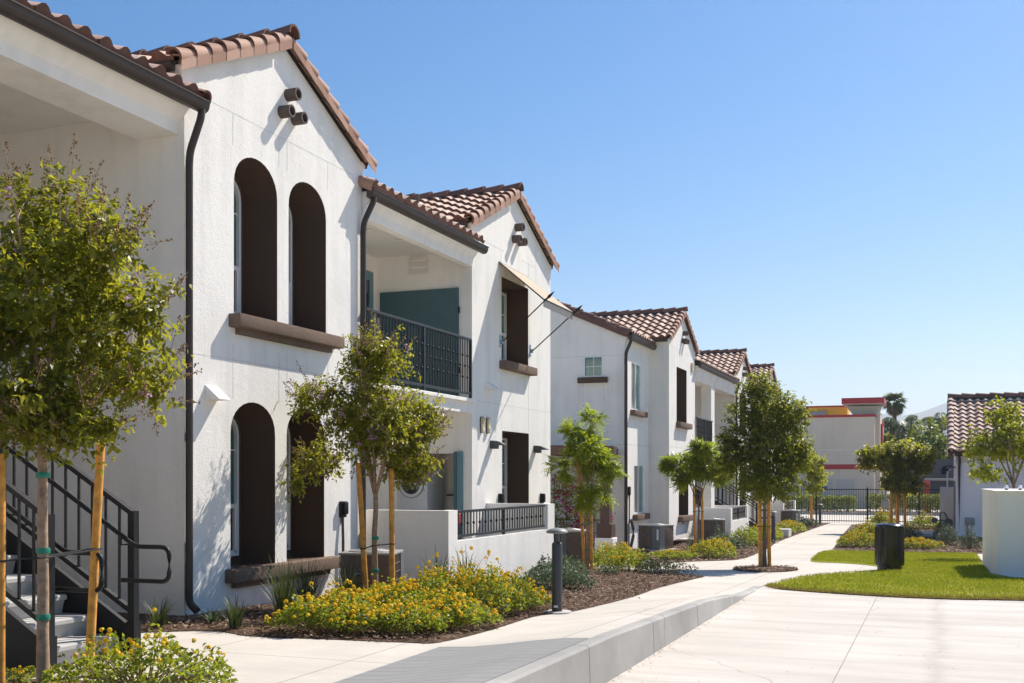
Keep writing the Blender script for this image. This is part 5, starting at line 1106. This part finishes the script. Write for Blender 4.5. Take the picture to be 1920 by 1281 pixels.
def hedge(x0, x1, y0, y1, h_, label, seed):
    T = thing('hedge', label, 'hedge', ((x0 + x1) / 2, (y0 + y1) / 2, -.73), 'clipped hedges along the street'); r = np.random.default_rng(seed); n = int(900 * (x1 - x0))
    P = np.stack([r.uniform(x0, x1, n), r.uniform(y0, y1, n), -.68 + h_ * r.random(n) ** .6], 1); k = r.integers(0, 3, n); P[k == 0, 2] = -.68 + h_ * r.uniform(.85, 1.05, (k == 0).sum()); P[k == 1, 1] = y0 + r.normal(size=(k == 1).sum()) * .05
    v, q = leaves(P, rnd_dirs(n) + np.array([0, -.2, .3]), unit(r.normal(size=(n, 3)) * .6 + np.array([0, -.4, .8])), r.uniform(.09, .17, n), r.uniform(.06, .10, n), .15, .1); npmesh('foliage', v, q, M['leaf_hedge'], T)
    mb = MB(); 
    for i in range(int((x1 - x0) * 2.5)): xx = x0 + (i + .5) / 2.5; mb.tube([(xx, (y0 + y1) / 2, -.74), (xx + .05, (y0 + y1) / 2, -.73 + h_ * .7)], .03, 5)
    part('stem', mb, M['bark_dark'], T)
hedge(-12.5, -4.9, 73.8, 75.0, 1.05, 'clipped hedge on the left along the street, in front of the restaurant', 1)
hedge(-4.3, 2.2, 73.8, 75.0, 1.15, 'clipped hedge on the right along the street, behind the litter bin tree', 2)
hedge(-2.2, 4.2, 84.0, 85.0, 1.0, 'far clipped hedge behind the coral red pylon', 3)
mb = MB(); mb.box(-40, 60, 73.2, 86, -.9, -.62, b=.02); q_ = part('ground', mb, M['soil'], None); q_['kind'] = 'structure'
mb = MB(); mb.box(-40, 60, 73.0, 73.22, -.9, -.56, b=.02); q_ = part('kerb', mb, M['kerb'], None); q_['kind'] = 'structure'
mb = MB(); mb.box(-40, 60, 77.5, 81.5, -.8, -.60, b=.02); q_ = part('street', mb, M['road'], None); q_['kind'] = 'structure'
# ------------------------------------------------------------------ shrubs
shrub('lantana_shrub', 'loose yellow lantana sprawling at the foot of the near staked tree', 'shrub', (-5.50, 6.72), (.74, .55, .50), 2500, leaf=(.042, .028), flowers=46, seed=2, group='lantana shrubs', stems=90, fsz=.030, top=.12)
shrub('lantana_shrub', 'small yellow lantana clump between the near trunk and left stake', 'shrub', (-6.72, 6.75), (.30, .28, .10), 500, leaf=(.03, .02), flowers=8, seed=4, group='lantana shrubs', stems=10)
LP = [(-4.98, 12.85, .42, .42, .62), (-5.0, 13.55, .34, .3, .36), (-6.05, 10.15, .55, .50, .42), (-5.35, 10.35, .62, .48, .42), (-4.92, 11.05, .48, .62, .46), (-5.5, 11.3, .7, .7, .56), (-6.2, 11.2, .6, .7, .52), (-4.98, 12.2, .46, .62, .66), (-5.6, 12.5, .6, .6, .66), (-6.3, 12.4, .6, .6, .50), (-5.35, 13.35, .50, .45, .46)]
T = thing('lantana', 'dense bed of yellow and orange lantana along the near walk', 'flower bed', (-5.6, 11.2, 0)); T['kind'] = 'stuff'
r_ = np.random.default_rng(99); VV = []; HH = []; ST = MB()
for (x, y, a_, b_, h_) in LP:
    q_s = r_.uniform(.78, .98); a_ *= q_s; b_ *= q_s; h_ *= r_.uniform(.82, 1.18)
    n = int(8600 * a_ * b_ / .33 * .62); an = r_.random(n) * 2 * PI; q = r_.random(n) ** .5; lob = 1 + .15 * np.sin(an * 3 + x * 9) + .1 * np.sin(an * 7 + y * 5)
    px, py = np.cos(an) * q * a_ * lob, np.sin(an) * q * b_ * lob; hump = np.sqrt(np.clip(1 - (q * .94) ** 2, 0, 1)) * (.8 + .2 * np.sin((x + px) * 8) * np.cos((y + py) * 7))
    pz = h_ * .86 * hump * (.25 + .75 * r_.random(n) ** .6); spr = r_.random(n) < .10; pz = np.where(spr, pz * r_.uniform(1.0, 1.45, n), pz)
    z0 = np.array([PZ(float(u), float(v)) for u, v in zip(x + px, y + py)]); P = np.stack([x + px, y + py, z0 + pz + .02], 1)
    sc = r_.uniform(.6, 1.3, n); v, _ = leaves(P, np.stack([px, py, np.full(n, .1)], 1) * .8 + r_.normal(size=(n, 3)) * .7, unit(r_.normal(size=(n, 3)) * .6 + np.array([0, 0, 1.0])), .036 * sc, .024 * sc, .2, .2); VV.append(v)
    nf = int(215 * a_ * b_ / .33 * .66); idx = np.argsort(-(pz / np.maximum(.06, h_ * hump)) + r_.random(n) * .25)[:nf * 4]; HH.append(P[r_.choice(idx, nf, replace=False)])
    for k in range(40):
        i = r_.integers(n); ST.tube([(x + px[i] * .3, y + py[i] * .3, z0[i]), tuple(P[i])], [.006, .003], 4, caps=False)
VV = np.concatenate(VV); npmesh('foliage', VV, np.arange(len(VV)).reshape(-1, 4), M['leaf_lant'], T)
hv, hq = heads(np.concatenate(HH), .036, r_); npmesh('flower', hv, hq, M['flower_y'], T); part('stem', ST, M['bark'], T)
S = shrub
S('lantana_shrub', 'sparse yellow lantana at the mulch tip before the cross walk', 'shrub', (-5.95, 22.3), (.62, .45, .44), 2200, leaf=(.045, .03), flowers=82, seed=11, group='lantana shrubs', fsz=0.033)
S('lantana_shrub', 'bushy yellow lantana in front of the boxy air conditioner under tall windows', 'shrub', (-6.9, 24.5), (.68, .6, .55), 2600, leaf=(.05, .032), flowers=105, seed=12, group='lantana shrubs', fsz=0.035)
S('green_shrub', 'low dark green shrub at the mulch tip beside the cross walk', 'shrub', (-5.1, 21.7), (.55, .4, .35), 1200, 'leaf_strap', (.05, .022), 0, 13, 'low green shrubs')
S('green_shrub', 'grey green shrub behind the domed bollard light', 'shrub', (-5.75, 17.0), (.55, .6, .42), 2400, 'leaf_grey', (.05, .032), 0, 14, 'low green shrubs')
S('green_shrub', 'grey green shrub between the patio wall and the second air conditioner', 'shrub', (-6.35, 19.0), (.5, .7, .50), 2200, 'leaf_grey', (.05, .032), 0, 15, 'low green shrubs')
S('green_shrub', 'tiny grey green plant in the mulch by the feathery tree', 'shrub', (-6.0, 20.9), (.22, .22, .18), 400, 'leaf_grey', (.04, .024), 0, 16, 'low green shrubs')
S('lantana_shrub', 'orange yellow lantana right of the staked feathery tree, below the upright air conditioner', 'shrub', (-5.50, 29.3), (.58, .8, .56), 2600, leaf=(.05, .034), flowers=265, seed=17, group='lantana shrubs', fsz=0.037)
S('lantana_shrub', 'low yellow lantana strip along the cross walk left of the feathery tree', 'shrub', (-6.35, 28.1), (.60, .45, .24), 1300, leaf=(.05, .034), flowers=51, seed=18, group='lantana shrubs', fsz=0.035)
S('green_shrub', 'grey green shrub behind the orange lantana beside the far patio wall', 'shrub', (-6.4, 35.8), (.6, .6, .5), 1300, 'leaf_grey', (.07, .045), 0, 19, 'low green shrubs')
S('rosemary_shrub', 'upright rosemary left of the far feathery tree', 'shrub', (-7.1, 34.2), (.22, .22, .62), 900, 'leaf_grey', (.07, .014), 0, 20, 'rosemary shrubs', top=.05)
S('rosemary_shrub', 'upright rosemary between the far feathery tree and the air conditioner', 'shrub', (-6.7, 36.6), (.28, .28, .8), 1100, 'leaf_grey', (.08, .016), 0, 22, 'rosemary shrubs', top=.05)
S('green_shrub', 'tall loose green shrub at the corner of the far patio wall', 'shrub', (-6.15, 38.6), (.50, .7, .75), 1700, 'leaf_lant', (.065, .04), 6, 23, 'low green shrubs')
S('lantana_shrub', 'golden lantana around the far bollard light', 'shrub', (-5.95, 42.0), (.5, 1.1, .66), 2900, leaf=(.065, .042), flowers=225, seed=24, group='lantana shrubs', fsz=0.048)
S('lantana_shrub', 'golden lantana beside the low concrete block', 'shrub', (-5.95, 48.3), (.55, 2.0, .55), 2200, leaf=(.075, .05), flowers=150, seed=25, group='lantana shrubs', fsz=0.053)
S('green_shrub', 'grey green shrub in front of the farthest patio wall', 'shrub', (-6.0, 53.8), (.6, .8, .5), 1000, 'leaf_grey', (.09, .06), 0, 26, 'low green shrubs')
S('lantana_shrub', 'orange lantana at the curve of the walk beside the lawn', 'shrub', (-2.50, 39.0), (.70, .8, .58), 2300, leaf=(.06, .04), flowers=210, seed=27, group='lantana shrubs', fsz=0.045)
S('lantana_shrub', 'green and gold lantana behind the litter bin', 'shrub', (-2.55, 45.4), (.62, .8, .6), 1900, leaf=(.07, .046), flowers=120, seed=28, group='lantana shrubs', fsz=0.048)
S('lantana_shrub', 'tall yellow lantana by the fence left of the brown stakes', 'shrub', (-2.35, 53.5), (.62, .7, .9), 1700, leaf=(.08, .05), flowers=105, seed=29, group='lantana shrubs', fsz=0.053)
S('lantana_shrub', 'yellow lantana by the fence right of the brown stakes', 'shrub', (-.60, 53.8), (.72, .7, .75), 1700, leaf=(.08, .05), flowers=60, seed=30, group='lantana shrubs', fsz=0.053)
S('lantana_shrub', 'low golden lantana at the top of the lawn left of the rosemary', 'shrub', (-.70, 38.8), (.80, .6, .36), 1800, leaf=(.06, .04), flowers=265, seed=31, group='lantana shrubs', fsz=0.045)
S('green_shrub', 'dark green shrub right of the brown stakes', 'shrub', (-1.15, 45.0), (.5, .6, .5), 1000, 'leaf_strap', (.07, .03), 0, 32, 'low green shrubs')
S('green_shrub', 'small pale plant right of the litter bin', 'shrub', (-1.75, 40.4), (.4, .4, .25), 600, 'leaf_grey', (.06, .04), 0, 33, 'low green shrubs')
S('rosemary_shrub', 'dark rosemary by the gas meter', 'shrub', (.12, 45.2), (.30, .30, .8), 1200, 'leaf_strap', (.09, .02), 0, 34, 'rosemary shrubs', top=.05)
S('rosemary_shrub', 'upright rosemary at the corner of the low white house', 'shrub', (.28, 41.2), (.34, .34, .85), 1500, 'leaf_grey', (.09, .018), 0, 35, 'rosemary shrubs', top=.05)
S('rosemary_shrub', 'upright rosemary below the outlet box', 'shrub', (.95, 39.3), (.30, .30, .75), 1300, 'leaf_grey', (.09, .018), 0, 36, 'rosemary shrubs', top=.05)
strap('strap_leaved_plant', 'short green strappy plant by the downspout foot', (-7.78, 9.75), .34, .26, 46, 1)
strap('strap_leaved_plant', 'small dark tuft between two strappy plants by the arched wall', (-7.52, 10.35), .18, .22, 40, 2, 'leaf_grey', .022)
strap('strap_leaved_plant', 'bright green strappy plant at the walk edge before the arched wall', (-6.98, 10.0), .36, .24, 46, 3)
strap('strap_leaved_plant', 'tall dark strappy plant at the left end of the lantana bed', (-6.85, 10.75), .78, .34, 90, 4, w=.014)
strap('strap_leaved_plant', 'dark strappy plant under the lower brown sill', (-7.25, 11.9), .66, .42, 70, 5, w=.014)
strap('strap_leaved_plant', 'wispy strappy plant left of the near air conditioner', (-7.3, 13.0), .62, .45, 60, 6, w=.014)
strap('strap_leaved_plant', 'wispy strappy plant right of the near air conditioner by the patio wall', (-6.6, 14.3), .78, .40, 50, 7, w=.016)
strap('strap_leaved_plant', 'wispy strappy plant at the patio wall corner', (-6.35, 14.75), .80, .36, 46, 8, w=.016)
# bougainvillea on a trellis
T = thing('bougainvillea', 'crimson bougainvillea climbing a brown trellis behind the feathery tree', 'climbing plant', (-10.4, 32.6, -.55)); r_ = np.random.default_rng(5)
n = 1300; P = np.stack([r_.normal(-10.75, .55, n), 32.75 - r_.random(n) * .35, -.5 + 2.2 * r_.random(n) ** 1.6], 1); k = np.abs(P[:, 0] + 10.6) < 1.2; P = P[k]; n = len(P)
v, q = leaves(P, rnd_dirs(n), unit(r_.normal(size=(n, 3)) + np.array([0, -1, .4])), r_.uniform(.08, .14, n), r_.uniform(.05, .08, n)); npmesh('foliage', v, q, M['leaf_crape'], T)
ce = np.stack([r_.normal(-10.5, .6, 46), 32.35 - r_.random(46) * .15, -.3 + 2.0 * r_.random(46)], 1); P = np.repeat(ce, 16, 0) + r_.normal(size=(46 * 16, 3)) * .075; n = len(P)
v, q = leaves(P, rnd_dirs(n), unit(r_.normal(size=(n, 3)) + np.array([0, -1, .4])), .06, .055); npmesh('blossom', v, q, M['flower_m'], T)
mb = MB()
for x in (-11.6, -11.2, -10.8, -10.4, -10.0, -9.6): mb.box(x - .009, x + .009, 32.96, 32.98, -.5, 1.7)
for z in (-.1, .3, .7, 1.1, 1.5): mb.box(-11.7, -9.5, 32.93, 32.96, z - .012, z + .012)
part('trellis', mb, M['brown_wood'], T)
# ------------------------------------------------------------------ loose ground cover
def scatter(polys, n, seed, box):
    r = np.random.default_rng(seed); out = []
    while len(out) < n:
        x, y = r.uniform(box[0], box[1]), r.uniform(box[2], box[3])
        if any(inside(p, x, y) for p in polys): out.append((x, y))
    return np.array(out), r
def chips(label, polys, n, seed, box, s, cat='mulch'):
    xy, r = scatter(polys, n, seed, box); m_ = r.random(n) < .05; xy[m_] += r.normal(size=(int(m_.sum()), 2)) * .10; z = np.array([PZ(float(a), float(b)) for a, b in xy]) + r.random(n) * np.where(m_, .006, .03)
    P = np.column_stack([xy, z]); a = r.random(n) * 2 * PI; D = np.column_stack([np.cos(a), np.sin(a), r.normal(size=n) * .28]); D = unit(D); N_ = unit(np.column_stack([r.normal(size=(n, 2)) * .35, np.ones(n)])); S_ = unit(np.cross(D, N_)); L = s * r.uniform(.4, 1.5, n)[:, None]; W_ = L * r.uniform(.18, .4, n)[:, None]
    v = np.stack([P - D * L / 2 - S_ * W_ / 2, P - D * L / 2 + S_ * W_ / 2, P + D * L / 2 + S_ * W_ * .35, P + D * L / 2 - S_ * W_ * .35], 1).reshape(-1, 3)
    o = npmesh('wood_mulch', v, np.arange(4 * n).reshape(-1, 4), M['chip'], None, (float(xy[:, 0].mean()), float(xy[:, 1].mean()), 0), smooth=False); return tag(o, label, cat, None, 'stuff')
chips('brown wood mulch covering the near planting bed', [BED_A], 40000, 1, (-8.2, -4.1, 9.2, 23.2), .042)
chips('brown wood mulch covering the far left planting bed', [BED_B], 12000, 2, (-8.5, -4.6, 25, 56), .085)
chips('brown wood mulch covering the bed between lawn and fence', [BED_D], 9000, 3, (-4, 2, 36, 57), .09)
chips('brown wood mulch ring round the dark tree', [RING], 1500, 4, (-4.4, -2.7, 23, 26), .06)
xy, r_ = scatter([LAWN], 60000, 5, (-3.4, 5.2, 18.1, 36.4)); n = len(xy); z = np.array([H(float(a), float(b)) for a, b in xy]) + .008
D = unit(np.column_stack([r_.normal(size=(n, 2)) * .55, np.ones(n)])); v, q = leaves(np.column_stack([xy, z]), D, unit(np.column_stack([r_.normal(size=(n, 2)), np.full(n, .2)])), r_.uniform(.025, .06, n), .011, .1, .2)
o = npmesh('grass', v, q, M['grass'], None, (0, 26, -.4)); tag(o, 'bright green clipped grass of the lawn', 'grass', None, 'stuff')

ed = [p for p in LAWN if p[1] < 19.3 and p[0] < 8]; r_ = np.random.default_rng(77); PP = []
for a, b in zip(ed, ed[1:]):
    L_ = math.hypot(b[0] - a[0], b[1] - a[1])
    if L_ > 5: continue
    for k in range(int(L_ * 1500)):
        t = r_.random(); PP.append((a[0] + (b[0] - a[0]) * t + r_.normal() * .03, a[1] + (b[1] - a[1]) * t + abs(r_.normal()) * .20 - .03))
PP = np.array(PP); n = len(PP); z = np.array([max(-.245, H(float(a), float(b)) - .01) for a, b in PP]); D = unit(np.column_stack([r_.normal(size=(n, 2)) * .8, np.ones(n)]))
v, q = leaves(np.column_stack([PP, z]), D, unit(np.column_stack([r_.normal(size=(n, 2)), np.full(n, .2)])), r_.uniform(.02, .055, n), .010, .1, .2)
o = npmesh('dry_grass', v, q, M['dry_grass'], None, (0, 18.5, -.25)); tag(o, 'dry tan grass along the ragged front edge of the lawn', 'grass', None, 'stuff')

r_ = np.random.default_rng(31); n = 420; yy = r_.uniform(7.5, 17.2, n); xx = -2.79 + np.abs(r_.normal(size=n)) * .05; k = r_.random(n) < .3; xx[k] = r_.uniform(-2.7, 1.5, int(k.sum())); P = np.column_stack([xx, yy, np.full(n, -.246)]); a = r_.random(n) * 2 * PI
D = np.column_stack([np.cos(a), np.sin(a), r_.normal(size=n) * .15]); v, q = leaves(P, D, np.tile([0, 0, 1.0], (n, 1)), r_.uniform(.012, .035, n), r_.uniform(.008, .016, n), .15, .0)
o = npmesh('leaf_litter', v, q, M['chip'], None, (-1.5, 12, -.25)); tag(o, 'scattered brown leaf litter along the foot of the kerb', 'litter', None, 'stuff')
# ------------------------------------------------------------------ camera, sun and sky
cam = bpy.data.cameras.new('camera'); co = link(bpy.data.objects.new('camera', cam)); co.location = (0, 0, 1.6); co.rotation_euler = (PI / 2, 0, math.radians(20.9456))
cam.sensor_width = 36; cam.lens = 36 * 2090 / 1920; cam.shift_y = (896 - 640.5) / 1920; cam.clip_end = 9000; cam.clip_start = .1; SC.camera = co
SDIR = Vector((.45, 1.0, 1.18)).normalized()
sun = bpy.data.lights.new('sun', 'SUN'); sun.energy = SUN_E; sun.angle = math.radians(.53); sun.color = (1.0, .935, .84); so = link(bpy.data.objects.new('sun', sun)); so.rotation_euler = (-SDIR).to_track_quat('-Z', 'Y').to_euler(); so.location = (30, 60, 70)
W = bpy.data.worlds.new('World'); SC.world = W; W.use_nodes = True; nt = W.node_tree; bg = nt.nodes['Background']
sky = nt.nodes.new('ShaderNodeTexSky'); sky.sky_type = 'NISHITA'; sky.sun_disc = False; sky.sun_elevation = math.asin(SDIR.z); sky.sun_rotation = math.atan2(SDIR.x, SDIR.y); sky.air_density = AIR; sky.dust_density = DUST; sky.ozone_density = OZ; sky.altitude = 200
hs = nt.nodes.new('ShaderNodeHueSaturation'); hs.inputs['Saturation'].default_value = SAT; nt.links.new(sky.outputs[0], hs.inputs['Color']); nt.links.new(hs.outputs[0], bg.inputs[0]); bg.inputs[1].default_value = SKY_S
SC.view_settings.view_transform = 'Standard'; SC.view_settings.look = 'None'; SC.view_settings.gamma = 1; SC.view_settings.exposure = EXPO
SC.cycles.max_bounces = 10; SC.cycles.diffuse_bounces = 7; SC.cycles.glossy_bounces = 3; SC.cycles.transmission_bounces = 4; SC.cycles.transparent_max_bounces = 8; SC.cycles.use_denoising = True
SC.cycles.sample_clamp_indirect = 6

if HAZE:
    mb = MB(); mb.box(-5200, 5200, -400, 5400, -2.7, 345); hz = part('haze', mb, [], None); hz['kind'] = 'stuff'; hz.display_type = 'WIRE'
    hm = bpy.data.materials.new('thin_air'); hm.use_nodes = True; hn = hm.node_tree; hn.nodes.remove(hn.nodes['Principled BSDF']); pv = hn.nodes.new('ShaderNodeVolumePrincipled')
    pv.inputs['Color'].default_value = (.86, .92, 1, 1); pv.inputs['Density'].default_value = HAZE; pv.inputs['Anisotropy'].default_value = .35
    hn.links.new(pv.outputs[0], hn.nodes['Material Output'].inputs['Volume']); hz.data.materials.append(hm)
